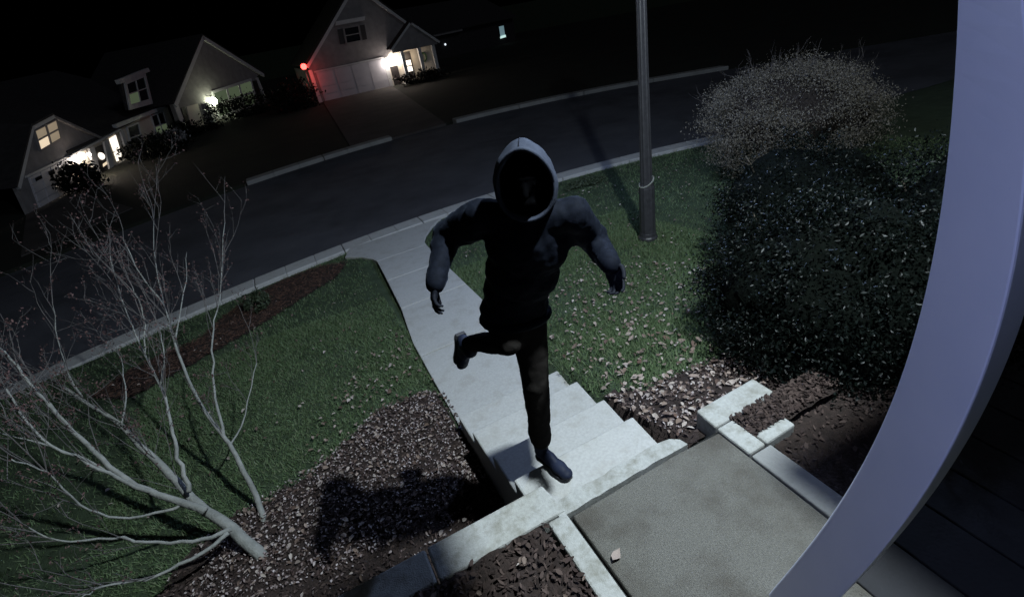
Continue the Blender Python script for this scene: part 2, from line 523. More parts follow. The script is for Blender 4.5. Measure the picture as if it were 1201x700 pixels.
lx = NP.normal(0, .6, n) * ht; ly = NP.normal(0, .6, n) * ht
V = np.stack([np.stack([P[:, 0] - c * wd, P[:, 1] - s * wd, z0], 1), np.stack([P[:, 0] + c * wd, P[:, 1] + s * wd, z0], 1), np.stack([P[:, 0] + lx, P[:, 1] + ly, z0 + ht], 1)], 1).reshape(-1, 3)
o = arr_mesh('grass', V, np.arange(3 * n).reshape(-1, 3), M_grass); tag(o, kind='stuff')


def flakes(name, P, smin, smax, m, aspect=.45, tilt=.5, lift=.01, fold=.0):
    """Small folded flakes (chips, leaves) lying on the ground: four corner quads folded along the middle."""
    n = len(P); L = NP.uniform(smin, smax, n) / 2; W = L * NP.uniform(aspect * .7, aspect * 1.3, n)
    a = NP.random(n) * 2 * PI
    d = np.stack([np.cos(a), np.sin(a), NP.normal(0, tilt, n) * .5], 1); d /= np.linalg.norm(d, axis=1)[:, None]
    s_ = np.stack([-np.sin(a), np.cos(a), NP.normal(0, tilt, n)], 1); s_ /= np.linalg.norm(s_, axis=1)[:, None]
    C = np.stack([P[:, 0], P[:, 1], zall(P[:, 0], P[:, 1]) + lift + NP.random(n) * lift], 1)
    up = np.array([0, 0, 1.]) * (fold * W * 1.2)[:, None]
    A = C - d * L[:, None]; Bp = C + d * L[:, None]
    l0 = C - d * (L * .35)[:, None] - s_ * W[:, None] + up; l1 = C + d * (L * .45)[:, None] - s_ * (W * .8)[:, None] + up
    r0 = C - d * (L * .35)[:, None] + s_ * W[:, None] + up; r1 = C + d * (L * .45)[:, None] + s_ * (W * .8)[:, None] + up
    V = np.stack([A, l0, l1, Bp, r1, r0], 1).reshape(-1, 3)
    b = np.arange(n)[:, None] * 6
    F = np.concatenate([b + [0, 3, 2, 1], b + [0, 5, 4, 3]])
    o = arr_mesh(name, V, F, m); tag(o, kind='stuff')
    return o


flakes('mulch_chips', np.concatenate([sample(LITTER, 9000), sample(MULCH_R, 7000), sample(LEFT_BED, 9000), sample([(1.71, 1.28), (2.4, 1.28), (2.4, 1.45), (1.71, 1.45)], 700)]), .015, .045, M_chip, .4, .7, .012)
flakes('pine_straw', sample(STRAW, 6000), .03, .08, M_straw, .10, .4, .012)
NEARL = [(.56, 2.5), (.5, 3.75), (.0, 3.8), (-.5, 3.5), (-1.2, 3.3), (-1.6, 2.6), (-.4, 2.4)]
flakes('leaf_litter', np.concatenate([sample(LITTER, 300), sample(NEARL, 350), sample([(1.42, 1.6), (1.42, 2.3), (2.4, 2.1), (2.7, 1.62)], 260), sample(LEFT_BED, 160),
       sample([(-.9, 3.2), (.6, 3.6), (.55, 5.2), (-.3, 4.4)], 170), sample([(1.5, 2.2), (3.4, 2.2), (4.2, 3.4), (3.0, 5.0), (1.6, 4.2)], 520), sample([(-5, 3), (.5, 4), (.6, 7.3), (-5, 8)], 260), sample([(1.7, 4), (7, 3), (7, 8), (1.8, 8)], 420)]),
       .024, .052, M_leaf, .55, .35, .016, .5)
flakes('leaf_fragments', np.concatenate([sample(LITTER, 1800), sample(NEARL, 4200), sample([(1.42, 1.6), (1.42, 2.3), (2.4, 2.1), (2.7, 1.62)], 500)]), .008, .026, M_frag, .55, .6, .018, .4)

# separate large fallen leaves on the lawn right of the steps
leaf_meshes = []
for q in range(4):
    mb = MB(); L_ = .034 + .005 * q; W_ = L_ * .55
    prof = [(-1, 0), (-.55, .8), (-.1, 1.0), (.35, .75), (.7, .35), (1, 0)]
    rr = random.Random(q)
    top = [(x * L_, y * W_ * rr.uniform(.8, 1.15), .35 * W_ * y * y + .3 * L_ * x * x * (q % 2)) for x, y in prof]
    bot = [(x * L_, -y * W_ * rr.uniform(.8, 1.15), .35 * W_ * y * y + .3 * L_ * x * x * (q % 2)) for x, y in prof[1:-1]]
    mid = [(x * L_, 0, .3 * L_ * x * x * (q % 2)) for x, y in prof[1:-1]]
    k = len(mid); vs = top + mid + bot
    nT = len(top)
    fs = [(0, nT, 1)] + [(i, nT + i - 1, nT + i, i + 1) for i in range(1, k)] + [(k, nT + k - 1, k + 1)]
    fs += [(0, nT + k, nT)] + [(nT + i - 1, nT + k + i - 1, nT + k + i, nT + i) for i in range(1, k)] + [(nT + k - 1, nT + 2 * k - 1, k + 1)]
    mb.add(vs, fs)
    me = bpy.data.meshes.new('fallen_leaf'); me.from_pydata(mb.v, [], mb.f); me.materials.append(M_leaf1); me.update()
    leaf_meshes.append(me)
spots = np.concatenate([sample([(1.50, 2.35), (1.66, 2.9), (1.9, 3.7), (2.6, 3.5), (2.5, 2.4), (2.0, 2.2)], 70),
                        sample([(1.44, 1.7), (1.5, 2.3), (2.3, 2.15), (2.4, 1.65)], 28), sample([(1.9, 2.3), (2.2, 4.6), (3.4, 4.4), (3.0, 2.6)], 42)])
for x, y in spots:
    o = bpy.data.objects.new('fallen_leaf', R.choice(leaf_meshes)); COL.objects.link(o)
    o.location = (x, y, float(zg(x, y)) + R.uniform(.028, .042)); o.rotation_euler = (R.gauss(0, .3), R.gauss(0, .3), R.uniform(0, 6.28)); s_ = R.uniform(.4, .85); o.scale = (s_, s_, s_)
    tag(o, 'dry curled leaf fallen between the right side of the steps and the evergreen shrub', 'leaf', 'fallen leaves right of the front steps')
o = bpy.data.objects.new('fallen_leaf', leaf_meshes[3]); COL.objects.link(o); o.location = (.705, 1.135, .010); o.rotation_euler = (.1, .15, .5); o.scale = (.75, .75, .75)
tag(o, 'single pale dry leaf lying on the bare landing', 'leaf')

# ------------------------------------------------------------------ plants
M_bark = mat('pale_bark', (.16, .165, .155), .85, var=(.27, .275, .26), scale=14, bump=.4, bscale=60)
M_twig = mat('twig_bark', (.075, .070, .070), .9, var=(.13, .12, .12), scale=9)
M_bud = mat('withered_buds', (.2, .1, .1), .8, island=[(.04, .02, .022), (.085, .045, .045), (.12, .07, .065)])
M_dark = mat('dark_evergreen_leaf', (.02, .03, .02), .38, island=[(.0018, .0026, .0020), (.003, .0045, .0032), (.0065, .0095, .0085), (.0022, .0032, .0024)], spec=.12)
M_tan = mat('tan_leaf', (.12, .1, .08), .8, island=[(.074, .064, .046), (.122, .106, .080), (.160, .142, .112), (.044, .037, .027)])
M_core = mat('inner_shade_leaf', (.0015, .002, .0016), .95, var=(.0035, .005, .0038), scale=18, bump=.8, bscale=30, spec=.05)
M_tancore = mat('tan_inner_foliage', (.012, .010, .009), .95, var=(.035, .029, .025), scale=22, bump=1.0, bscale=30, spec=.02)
M_tantwig = mat('tan_twig', (.045, .038, .033), .9, var=(.085, .072, .064), scale=12)
M_green = mat('small_shrub_leaf', (.03, .05, .025), .6, island=[(.020, .030, .016), (.045, .062, .034), (.060, .075, .044)])
M_branch = mat('dark_branch', (.055, .045, .035), .9, var=(.09, .075, .06), scale=12)


def wiggle(pts, sub=4, amp=.012):
    out = []
    pts = [Vector(p) for p in pts]
    for i in range(len(pts) - 1):
        p0 = pts[max(i - 1, 0)]; p1 = pts[i]; p2 = pts[i + 1]; p3 = pts[min(i + 2, len(pts) - 1)]
        for k in range(sub):
            t = k / sub
            q = .5 * ((2 * p1) + (-p0 + p2) * t + (2 * p0 - 5 * p1 + 4 * p2 - p3) * t * t + (-p0 + 3 * p1 - 3 * p2 + p3) * t ** 3)
            if i or k:
                q = q + Vector((R.gauss(0, amp), R.gauss(0, amp), R.gauss(0, amp)))
            out.append(q)
    out.append(pts[-1])
    return out


def twig(mb, buds, p, d, L, r, depth=0):
    n = 5; pts = [p]; dd = d.normalized()
    for k in range(n):
        dd = (dd + Vector((R.gauss(0, .09), R.gauss(0, .09), R.gauss(.06, .08)))).normalized()
        pts.append(pts[-1] + dd * L / n)
    mb.tube(pts, [r * (1 - .75 * k / n) for k in range(n + 1)], 4, cap=False)
    if depth < 2:
        for k in range(2, n + 1):
            if R.random() < .62:
                sd = (dd + Vector((R.gauss(0, .6), R.gauss(0, .6), R.gauss(.1, .5)))).normalized()
                twig(mb, buds, pts[k], sd, L * R.uniform(.35, .6), r * .6, depth + 1)
    for k in range(2, n + 1):
        if R.random() < .5:
            buds.append(pts[k] + Vector((R.gauss(0, .01), R.gauss(0, .01), R.gauss(0, .01))))


bt = thing('bare_tree', 'bare pale-barked tree with spreading leafless branches on the dark left lawn', 'tree')
TR = [('trunk', [(-0.96, 2.7, -0.86), (-1.16, 3.02, -0.6), (-1.33, 3.25, -0.49), (-1.46, 3.5, -0.32), (-1.61, 3.75, -0.16), (-1.72, 3.96, -0.05), (-1.95, 4.25, 0.12), (-2.13, 4.49, 0.23)], .062, .012),
      ('limb', [(-1.26, 3.11, -0.44), (-1.5, 3.28, -0.28), (-1.68, 3.44, -0.11), (-1.78, 3.59, 0.1), (-1.87, 3.73, 0.31), (-1.97, 3.92, 0.59), (-2.04, 4.04, 0.77)], .036, .008),
      ('limb', [(-1.51, 3.3, -0.29), (-1.61, 3.3, -0.1), (-1.71, 3.33, 0.13), (-1.84, 3.38, 0.38), (-1.84, 3.44, 0.73)], .022, .006),
      ('limb', [(-1.13, 2.94, -0.53), (-1.28, 2.91, -0.48), (-1.51, 2.96, -0.39), (-1.71, 3.01, -0.25), (-1.94, 3.06, -0.14), (-2.03, 3.09, 0.05)], .022, .004),
      ('limb', [(-1.15, 2.92, -0.53), (-1.36, 2.84, -0.53), (-1.6, 2.8, -0.48), (-1.76, 2.77, -0.36), (-1.82, 2.68, -0.28)], .021, .004),
      ('limb', [(-1.38, 3.195, -0.365), (-1.47, 3.18, -0.36), (-1.71, 3.19, -0.25), (-1.78, 3.14, -0.01), (-1.79, 3.12, 0.29), (-1.82, 3.04, 0.5)], .016, .004),
      ('limb', [(-1.34, 3.27, -0.36), (-1.35, 3.49, -0.2), (-1.36, 3.7, -0.08), (-1.36, 3.91, 0.05), (-1.41, 4.15, 0.2), (-1.47, 4.44, 0.4), (-1.51, 4.72, 0.62), (-1.5, 5.03, 0.91)], .022, .004),
      ('limb', [(-1.42, 4.2, 0.3), (-1.33, 4.36, 0.55), (-1.33, 4.5, 0.75)], .010, .003),
      ('limb', [(-1.38, 3.98, 0.12), (-1.28, 4.1, 0.30), (-1.26, 4.25, 0.41)], .010, .003),
      ('stem', [(-1.01, 3.01, -0.87), (-1.01, 3.23, -0.72), (-1.06, 3.53, -0.49), (-1.12, 3.75, -0.39), (-1.22, 4.02, -0.24), (-1.28, 4.34, 0.01), (-1.3, 4.62, 0.23), (-1.31, 4.87, 0.41), (-1.43, 5.19, 0.62), (-1.49, 5.51, 0.88)], .034, .005),
      ('limb', [(-1.13, 3.78, -0.38), (-1.12, 4.21, -0.17), (-1.04, 4.58, 0.07), (-0.91, 4.91, 0.28), (-0.64, 5.38, 0.81)], .017, .004),
      ('limb', [(-1.10, 3.67, -0.42), (-0.96, 3.91, -0.36), (-0.76, 4.23, -0.12)], .012, .004),
      ('limb', [(-1.29, 4.54, 0.18), (-1.13, 4.91, 0.44), (-1.04, 5.32, 0.66)], .010, .003),
      ('limb', [(-1.30, 4.78, 0.35), (-1.31, 5.3, 0.65), (-1.23, 5.85, 0.99)], .010, .003),
      ('limb', [(-1.93, 4.22, 0.11), (-2.06, 4.62, 0.29), (-2.07, 5.08, 0.63)], .012, .003),
      ('limb', [(-1.71, 3.93, -0.05), (-1.65, 4.22, 0.1), (-1.7, 4.58, 0.25)], .011, .003),
      ('limb', [(-1.83, 3.66, 0.22), (-1.93, 3.83, 0.43), (-2.07, 3.96, 0.48), (-2.22, 4.19, 0.69)], .012, .003),
      ('limb', [(-1.7, 3.47, -0.11), (-1.86, 3.53, 0.12), (-2.0, 3.55, 0.33), (-2.15, 3.54, 0.5)], .013, .003)]
tw = MB(); buds = []
for nm, pts, r0, r1 in TR:
    wp = wiggle(pts, 4, .003 if nm != 'limb' else .005)
    mb = MB(); n = len(wp)
    mb.tube(wp, [.78 * (r0 + (r1 - r0) * (k / (n - 1)) ** .7) for k in range(n)], 9)
    mb.build(nm, M_bark, bt, smooth=True)
    low = pts[-1][2] < .1
    for k in range(int(n * .35), n):
        for q in range(2):
            if R.random() < (.55 if k > n * .6 else .28) * (.5 if low else 1):
                d = (wp[min(k + 1, n - 1)] - wp[k - 1]).normalized()
                d = (d + Vector((R.gauss(-.12, .35), R.gauss(.1, .35), abs(R.gauss(.25, .35))))).normalized()
                twig(tw, buds, wp[k], d, R.uniform(.22, .60), R.uniform(.0024, .0042))
o = tw.build('twigs', M_twig, bt); tag(o, kind='stuff')
BP = np.array([tuple(b) for b in buds])


def cloud_leaves(name, C, smin, smax, m, parent=None, asp=.5):
    n = len(C)
    a = NP.normal(size=(n, 3)); a /= np.linalg.norm(a, axis=1)[:, None]
    b = NP.normal(size=(n, 3)); b -= a * (a * b).sum(1)[:, None]; b /= np.linalg.norm(b, axis=1)[:, None]
    L = NP.uniform(smin, smax, n)[:, None] / 2; W = L * asp
    nn = np.cross(a, b)
    V = np.stack([C - a * L, C - b * W + nn * W * .3, C + a * L, C + b * W + nn * W * .3], 1).reshape(-1, 3)
    k = np.arange(n)[:, None] * 4
    F = np.concatenate([k + [0, 1, 2], k + [0, 2, 3]])
    o = arr_mesh(name, V, F, m, parent); tag(o, kind='stuff')
    return o


cloud_leaves('withered_leaves', np.concatenate([BP, BP + NP.normal(0, .02, BP.shape)]), .010, .026, M_bud, bt)


def bush(name, label, cat, c, r, nclump, nleaf, ls, m, base, group=None, clump=.22, fl=.55, branches=9, brm=None, hollow=.55, stuffname='foliage', core=0, twigs=0, corem=None):
    t = thing(name, label, cat, group=group)
    c = np.array(c); r = np.array(r)
    d = NP.normal(size=(nclump, 3)); d /= np.linalg.norm(d, axis=1)[:, None]
    rad = NP.uniform(hollow, 1.0, nclump) ** .6 * NP.uniform(.82, 1.08, nclump)
    cc = c + d * rad[:, None] * r
    cc[:, 2] = np.maximum(cc[:, 2], base[2] + .12)
    w_ = NP.uniform(.5, 1.5, nclump); w_ /= w_.sum()
    which = NP.choice(nclump, nleaf, p=w_)
    L = cc[which] + NP.normal(0, 1, (nleaf, 3)) * (r * clump * fl)
    cloud_leaves(stuffname, L, ls[0], ls[1], m, t)
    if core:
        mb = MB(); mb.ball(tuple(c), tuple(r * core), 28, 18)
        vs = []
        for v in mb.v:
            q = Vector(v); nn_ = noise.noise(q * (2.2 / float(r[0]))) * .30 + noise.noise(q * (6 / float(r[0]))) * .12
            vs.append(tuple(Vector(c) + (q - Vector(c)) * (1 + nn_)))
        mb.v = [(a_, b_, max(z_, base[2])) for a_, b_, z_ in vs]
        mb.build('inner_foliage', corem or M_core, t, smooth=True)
    if twigs:
        tb = MB(); dummy = []
        for k in range(twigs):
            e = Vector(cc[NP.integers(nclump)]); b0 = Vector(c) - Vector((0, 0, float(r[2]) * .5))
            p0 = b0.lerp(e, R.uniform(.45, .75)); twig(tb, dummy, p0, (e - b0).normalized(), (e - b0).length * R.uniform(.30, .46), .006, 0)
        tag(tb.build('twigs', M_tantwig, t), kind='stuff')
    for k in range(branches):
        e = cc[NP.integers(nclump)]
        b0 = Vector(base) + Vector((R.gauss(0, .06), R.gauss(0, .06), 0)) * float(r[0])
        mid = b0.lerp(Vector(e), .5) + Vector((R.gauss(0, .08), R.gauss(0, .08), R.gauss(.05, .06))) * float(r[2])
        mb = MB(); mb.tube(wiggle([b0, mid, e], 4, .01), [.022 * float(r[2]) * (1 - .8 * i / 8) + .002 for i in range(9)], 6)
        mb.build('branch', brm or M_branch, t, smooth=True)
    return t


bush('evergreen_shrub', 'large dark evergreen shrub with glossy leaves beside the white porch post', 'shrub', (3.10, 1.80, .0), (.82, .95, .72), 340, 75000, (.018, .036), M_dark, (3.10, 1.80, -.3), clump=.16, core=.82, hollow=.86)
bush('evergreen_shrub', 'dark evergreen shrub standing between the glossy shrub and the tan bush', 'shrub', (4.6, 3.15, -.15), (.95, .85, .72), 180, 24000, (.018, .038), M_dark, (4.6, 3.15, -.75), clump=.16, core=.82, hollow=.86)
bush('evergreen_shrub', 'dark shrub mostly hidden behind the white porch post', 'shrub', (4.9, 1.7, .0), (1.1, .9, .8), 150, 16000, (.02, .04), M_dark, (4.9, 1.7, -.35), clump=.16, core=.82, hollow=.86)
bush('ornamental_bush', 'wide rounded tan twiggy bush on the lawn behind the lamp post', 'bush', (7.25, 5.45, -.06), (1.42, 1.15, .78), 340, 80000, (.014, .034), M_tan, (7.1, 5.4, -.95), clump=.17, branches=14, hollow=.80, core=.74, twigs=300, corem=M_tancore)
bush('small_shrub', 'small round green shrub in the pine straw bed near the kerb', 'shrub', (-.95, 7.30, -.85), (.20, .18, .17), 30, 1500, (.025, .045), M_green, (-.95, 7.30, -1.02), branches=4)
bush('ground_cover_plant', 'low leafy plant on the lawn by the kerb behind the hooded person', 'plant', (5.0, 7.85, -.97), (.42, .22, .10), 30, 1500, (.03, .05), M_green, (5.0, 7.85, -1.05), branches=3)

# ------------------------------------------------------------------ street lamp on the lawn
M_post = mat('dark_post_paint', (.030, .030, .036), .4, var=(.045, .045, .053), scale=20, bump=.15, bscale=50, spec=.5)
M_bulb = mat('lamp_bulb', (.8, .85, 1), .4, emit=((.6, .75, 1.0), 12.0))
sl = thing('street_lamp', 'dark fluted lamp post standing on the lawn beyond the hooded person', 'lamp post')
PX, PY, PZ = 4.02, 4.91, float(zg(4.02, 4.91))


def lathe(mb, prof, x, y, sides=20, flute=0.0):
    b = len(mb.v)
    for r, z in prof:
        for k in range(sides):
            q = r * (1 - flute * (k % 2)); mb.v.append((x + q * math.cos(2 * PI * k / sides), y + q * math.sin(2 * PI * k / sides), z))
    for i in range(len(prof) - 1):
        for k in range(sides):
            k2 = (k + 1) % sides
            mb.f.append((b + i * sides + k, b + i * sides + k2, b + (i + 1) * sides + k2, b + (i + 1) * sides + k))
    mb.f.append(tuple(b + k for k in range(sides - 1, -1, -1))); e = b + (len(prof) - 1) * sides
    mb.f.append(tuple(e + k for k in range(sides)))


mb = MB(); lathe(mb, [(.125, PZ - .05), (.125, PZ + .05), (.112, PZ + .07), (.108, PZ + .12)], PX, PY); mb.build('foot_collar', M_post, sl, smooth=False, bevel=.004)
mb = MB(); lathe(mb, [(.105, PZ + .12), (.098, PZ + .72), (.085, PZ + .78)], PX, PY, 24, .05); mb.build('base', M_post, sl)
mb = MB(); lathe(mb, [(.078, PZ + .78), (.062, 1.2), (.055, 2.16)], PX, PY, 24, .10); mb.build('shaft', M_post, sl)
mb = MB(); mb.tube([(PX + .088 * math.cos(a), PY + .088 * math.sin(a), PZ + .80 + .05 * math.cos(a)) for a in np.linspace(0, 2 * PI, 17)], .010, 6); mb.build('tie_band', M_bark, sl)
mb = MB(); lathe(mb, [(.05, 2.16), (.058, 2.18), (.062, 2.22), (.062, 2.235)], PX, PY); mb.build('lantern_base', M_post, sl)
for k in range(4):
    a = PI / 4 + k * PI / 2
    mb = MB(); mb.tube([(PX + .055 * math.cos(a), PY + .055 * math.sin(a), 2.23), (PX + .16 * math.cos(a), PY + .16 * math.sin(a), 2.66)], .009, 6); mb.build('lantern_bar', M_post, sl)
mb = MB(); lathe(mb, [(.20, 2.66), (.19, 2.69), (.08, 2.80), (.02, 2.86)], PX, PY); mb.build('lantern_cap', M_post, sl)
mb = MB(); mb.ball((PX, PY, 2.56), (.045, .045, .06)); mb.build('bulb', M_bulb, sl, smooth=True)

# ------------------------------------------------------------------ white porch post and porch floor
M_white = mat('white_post_paint', (.70, .72, .82), .55, var=(.76, .77, .86), scale=5, bump=.02, bscale=90, stain=((.42, .52, .80), 90, .70, .76))
M_floor = mat('grey_floor_board', (.014, .014, .016), .8, var=(.020, .020, .023), scale=4, bump=.2, bscale=60)
CE = [-0.0102, 0.0375, 0.0014, 0.01, -0.2398, 0.6902]
CR = [-0.0167, 0.103, -0.1666, 0.1675, -0.2948, 0.5372]
POSTZ = np.concatenate([np.linspace(2.08, -.25, 60)])
EL = [(float(np.polyval(CE, z)), float(z)) for z in POSTZ]
ER = [(float(np.polyval(CR, z)), float(z)) for z in POSTZ]
TE, TR_ = EL[0][0] - EL[1][0], ER[0][0] - ER[1][0]
EL = [(EL[0][0] + TE * k, EL[0][1] + .0395 * k) for k in range(12, 0, -1)] + EL
ER = [(ER[0][0] + TR_ * k, ER[0][1] + .0395 * k) for k in range(12, 0, -1)] + ER
pp = thing('porch_post', 'white painted curved porch post close by at the right edge', 'post')
mb = MB()
X0, X1 = 1.12, 1.235
n = len(EL)
for (a, b) in zip(EL, ER):
    mb.v += [(1.11, a[0], a[1]), (1.01, b[0], b[1]), (1.11, b[0] + .004, b[1] + .01), (1.21, a[0] + .01, a[1])]
for i in range(n - 1):
    for k in range(4):
        k2 = (k + 1) % 4
        mb.f.append((4 * i + k, 4 * i + 4 + k, 4 * i + 4 + k2, 4 * i + k2))
mb.f.append((0, 1, 2, 3)); e = 4 * (n - 1); mb.f.append((e + 3, e + 2, e + 1, e))
mb.build('shaft', M_white, pp, bevel=.006)
shade_slabs = thing('roof_or_shade_slab', 'unseen white slabs overhead, added to shade the left bed and the porch floor', 'roof')  # unseen slabs added to cast shade on the left bed and porch floor
mb = MB(); mb.box(1.74, 5.0, -1.2, .94, 2.48, 2.53); mb.build('shade_slab', M_white, shade_slabs)
mb = MB(); mb.box(-4.0, 1.235, -1.2, 1.25, 2.48, 2.53); mb.build('shade_slab', M_white, shade_slabs)
pf = bpy.data.objects.new('porch_floor', None); COL.objects.link(pf); tag(pf, kind='structure')
x = 1.42
while x < 4.6:
    y1 = .62 + (x - 1.42) * .40
    mb = MB(); mb.prism([(x, -.9), (x + .262, -.9), (x + .262, y1 + .105), (x, y1)], -.2, .012)
    mb.build('floor_board', M_floor, pf, bevel=.006)
    x += .27

# ------------------------------------------------------------------ houses across the road
M_side = mat('grey_shingle_siding', (.16, .15, .152), .9, var=(.22, .208, .21), scale=3, bump=.5, bscale=20)
M_trim = mat('white_trim', (.40, .40, .41), .6, var=(.48, .48, .48), scale=3)
M_cream = mat('cream_wall', (.55, .50, .42), .8, var=(.62, .57, .48), scale=2)
M_roof = mat('dark_roof_shingle', (.020, .019, .020), .95, var=(.032, .030, .031), scale=5, bump=.6, bscale=14)
M_gdoor = mat('white_garage_door', (.40, .39, .42), .55, var=(.46, .45, .48), scale=2)
M_dglass = mat('dark_glass', (.012, .014, .018), .12, spec=.6)
M_gglass = mat('dim_green_glass', (.03, .04, .03), .2, emit=((.42, .55, .32), .13))
M_warm = mat('lit_window_warm', (.5, .45, .35), .5, emit=((1.0, .80, .56), .8))
M_warm2 = mat('lit_window_dim', (.4, .36, .28), .5, emit=((1.0, .78, .52), .22))
M_bright = mat('lit_window_bright', (.8, .78, .7), .5, emit=((1.0, .90, .78), 1.6))
M_lantern = mat('porch_lantern_glass', (1, .9, .8), .4, emit=((1.0, .90, .80), 30))
M_lantern_g = mat('porch_lantern_glass_cool', (.9, 1, .8), .4, emit=((.92, 1.0, .72), 30))
M_red = mat('red_lamp_glass', (.9, .05, .05), .3, emit=((1.0, .05, .04), 9))
M_door = mat('dark_door', (.03, .025, .025), .5)
M_blue = mat('blue_lit_window', (.4, .5, .5), .5, emit=((.45, .75, .85), .22))
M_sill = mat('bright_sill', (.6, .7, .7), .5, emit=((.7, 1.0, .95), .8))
M_wreath = mat('green_wreath', (.04, .10, .04), .8, var=(.10, .18, .09), scale=20)


class Facade:
    """A wall plane: s runs along it, z is height, o is how far a thing stands out of it."""
    def __init__(s, P0, ang):
        a = math.radians(ang); s.P = Vector((P0[0], P0[1], 0)); s.d = Vector((math.cos(a), math.sin(a), 0)); s.n = Vector((math.sin(a), -math.cos(a), 0))

    def w(s, a, z, o):
        return s.P + s.d * a + s.n * o + Vector((0, 0, z))

    def poly(s, name, pts, o0, o1, m, parent):
        mb = MB(); mb.solid([s.w(a, z, o0) for a, z in pts], [s.w(a, z, o1) for a, z in pts])
        o = mb.build(name, m, parent)
        bm = bmesh.new(); bm.from_mesh(o.data); bmesh.ops.recalc_face_normals(bm, faces=bm.faces); bm.to_mesh(o.data); bm.free()
        return o

    def strip(s, name, p, q, wd, o0, o1, m, parent):    # board from p to q, wd wide below the line
        (a0, z0), (a1, z1) = p, q
        L = math.hypot(a1 - a0, z1 - z0); nx_, nz_ = (z1 - z0) / L * wd, -(a1 - a0) / L * wd
        if nz_ > 0:
            nx_, nz_ = -nx_, -nz_
        return s.poly(name, [(a0, z0), (a1, z1), (a1 + nx_, z1 + nz_), (a0 + nx_, z0 + nz_)], o0, o1, m, parent)

    def window(s, q, cols, rows, mats, parent, fr=.09, o=0.0, fm=None, name='window', split=.05):
        """q = TL, TR, BR, BL; a frame with a grid of panes as sub-parts."""
        TL, TR, BR, BL = [Vector((a, z)) for a, z in q]
        f = lambda u, v: (TL.lerp(TR, u)).lerp(BL.lerp(BR, u), v)
        wdt = (TR - TL).length; hgt = (BL - TL).length
        fu, fv = fr / wdt, fr / hgt; su, sv = split / wdt, split / hgt
        mb = MB()

        def bar(u0, u1, v0, v1, oo=.07):
            P = [f(u0, v0), f(u1, v0), f(u1, v1), f(u0, v1)]
            mb.solid([s.w(p[0], p[1], o) for p in P], [s.w(p[0], p[1], o + oo) for p in P])
        bar(-fu, 0, -fv, 1 + fv); bar(1, 1 + fu, -fv, 1 + fv); bar(0, 1, -fv, 0); bar(0, 1, 1, 1 + fv)
        for c in range(1, cols):
            bar(c / cols - su, c / cols + su, 0, 1, .06)
        for c in range(cols):
            for r in range(1, rows):
                u0 = c / cols + (su if c else 0); u1 = (c + 1) / cols - (su if c < cols - 1 else 0)
                bar(u0, u1, r / rows - sv * .6, r / rows + sv * .6, .055)
        w_ = mb.build(name, fm or M_trim, parent)
        bm = bmesh.new(); bm.from_mesh(w_.data); bmesh.ops.recalc_face_normals(bm, faces=bm.faces); bm.to_mesh(w_.data); bm.free()
        k = 0
        for c in range(cols):
            for r in range(rows):
                P = [f(c / cols, r / rows), f((c + 1) / cols, r / rows), f((c + 1) / cols, (r + 1) / rows), f(c / cols, (r + 1) / rows)]
                s.poly('pane', [(p[0], p[1]) for p in P], o + .005, o + .025, mats[k % len(mats)], w_)
                k += 1
        return w_


def slabpoly(name, pts, th, m, parent):
    """A tilted roof slab from world points, th thick downwards."""
    mb = MB(); mb.solid([Vector(p) for p in pts], [Vector(p) - Vector((0, 0, th)) for p in pts])
    o = mb.build(name, m, parent)
    bm = bmesh.new(); bm.from_mesh(o.data); bmesh.ops.recalc_face_normals(bm, faces=bm.faces); bm.to_mesh(o.data); bm.free()
    return o


# --- long house on the left
h1 = thing('house', 'long low house on the left with dormer, lit porch and two gabled wings', 'house')
F = Facade((-7.71, 21.87), 80)
F.poly('garage_wall', [(-.42, -1.3), (3.0, -1.3), (3.62, -.14), (6.9, .06), (4.23, 1.32), (2.47, 1.15), (-.1, -.19)], -.12, 0, M_side, h1)
F.strip('rake_trim', (-.22, -.28), (2.42, 1.2), .14, 0, .10, M_trim, h1)
F.strip('rake_trim', (2.42, 1.20), (4.28, 1.38), .13, 0, .10, M_trim, h1)
F.strip('rake_trim', (4.28, 1.36), (7.05, .04), .11, 0, .10, M_side, h1)
gd = [Vector(p) for p in [(0.69, -0.19), (3.60, -0.15), (2.72, -1.26), (0.19, -1.25)]]
dq = lambda u, v: tuple(gd[0].lerp(gd[1], u).lerp(gd[3].lerp(gd[2], u), v))
gp = F.poly('garage_door', [dq(0, 0), dq(1, 0), dq(1, 1), dq(0, 1)], 0.003, .02, M_gdoor, h1)
for r in range(4):
    for c in range(4):
        F.poly('panel', [dq(c / 4 + .015, r / 4 + .02), dq(c / 4 + .235, r / 4 + .02), dq(c / 4 + .235, r / 4 + .23), dq(c / 4 + .015, r / 4 + .23)], .021, .055, M_gdoor, gp)
for u in (.10, .42, .70):
    F.poly('pane', [dq(u, .10), dq(u + .15, .10), dq(u + .15, .20), dq(u, .20)], .056, .07, M_dglass, gp)
F.poly('door_frame', [dq(-.04, -.06), dq(1.0, -.06), dq(1.0, -.005), dq(-.04, -.005)], 0, .06, M_trim, h1)
F.window([(2.58, 1.02), (4.34, 1.16), (3.93, .56), (2.24, .43)], 2, 2, [M_warm2, M_warm, M_warm2, M_warm2], h1, .05, .002, M_side)
F.strip('porch_beam', (3.55, -.09), (9.1, .10), .07, .0, .16, M_trim, h1)
for q in ([(5.45, -.14), (5.95, -.13), (5.2, -1.2), (4.72, -1.2)], [(7.0, -.12), (7.5, -.10), (6.6, -1.22), (6.12, -1.22)], [(9.1, -.02), (9.5, .0), (8.9, -1.1), (8.5, -1.1)]):
    F.poly('porch_column', q, .0, .08, M_trim, h1)
F.poly('entry_wall', [(3.6, -.12), (9.3, .06), (8.6, -1.3), (2.9, -1.3)], -.16, -.04, M_cream, h1)
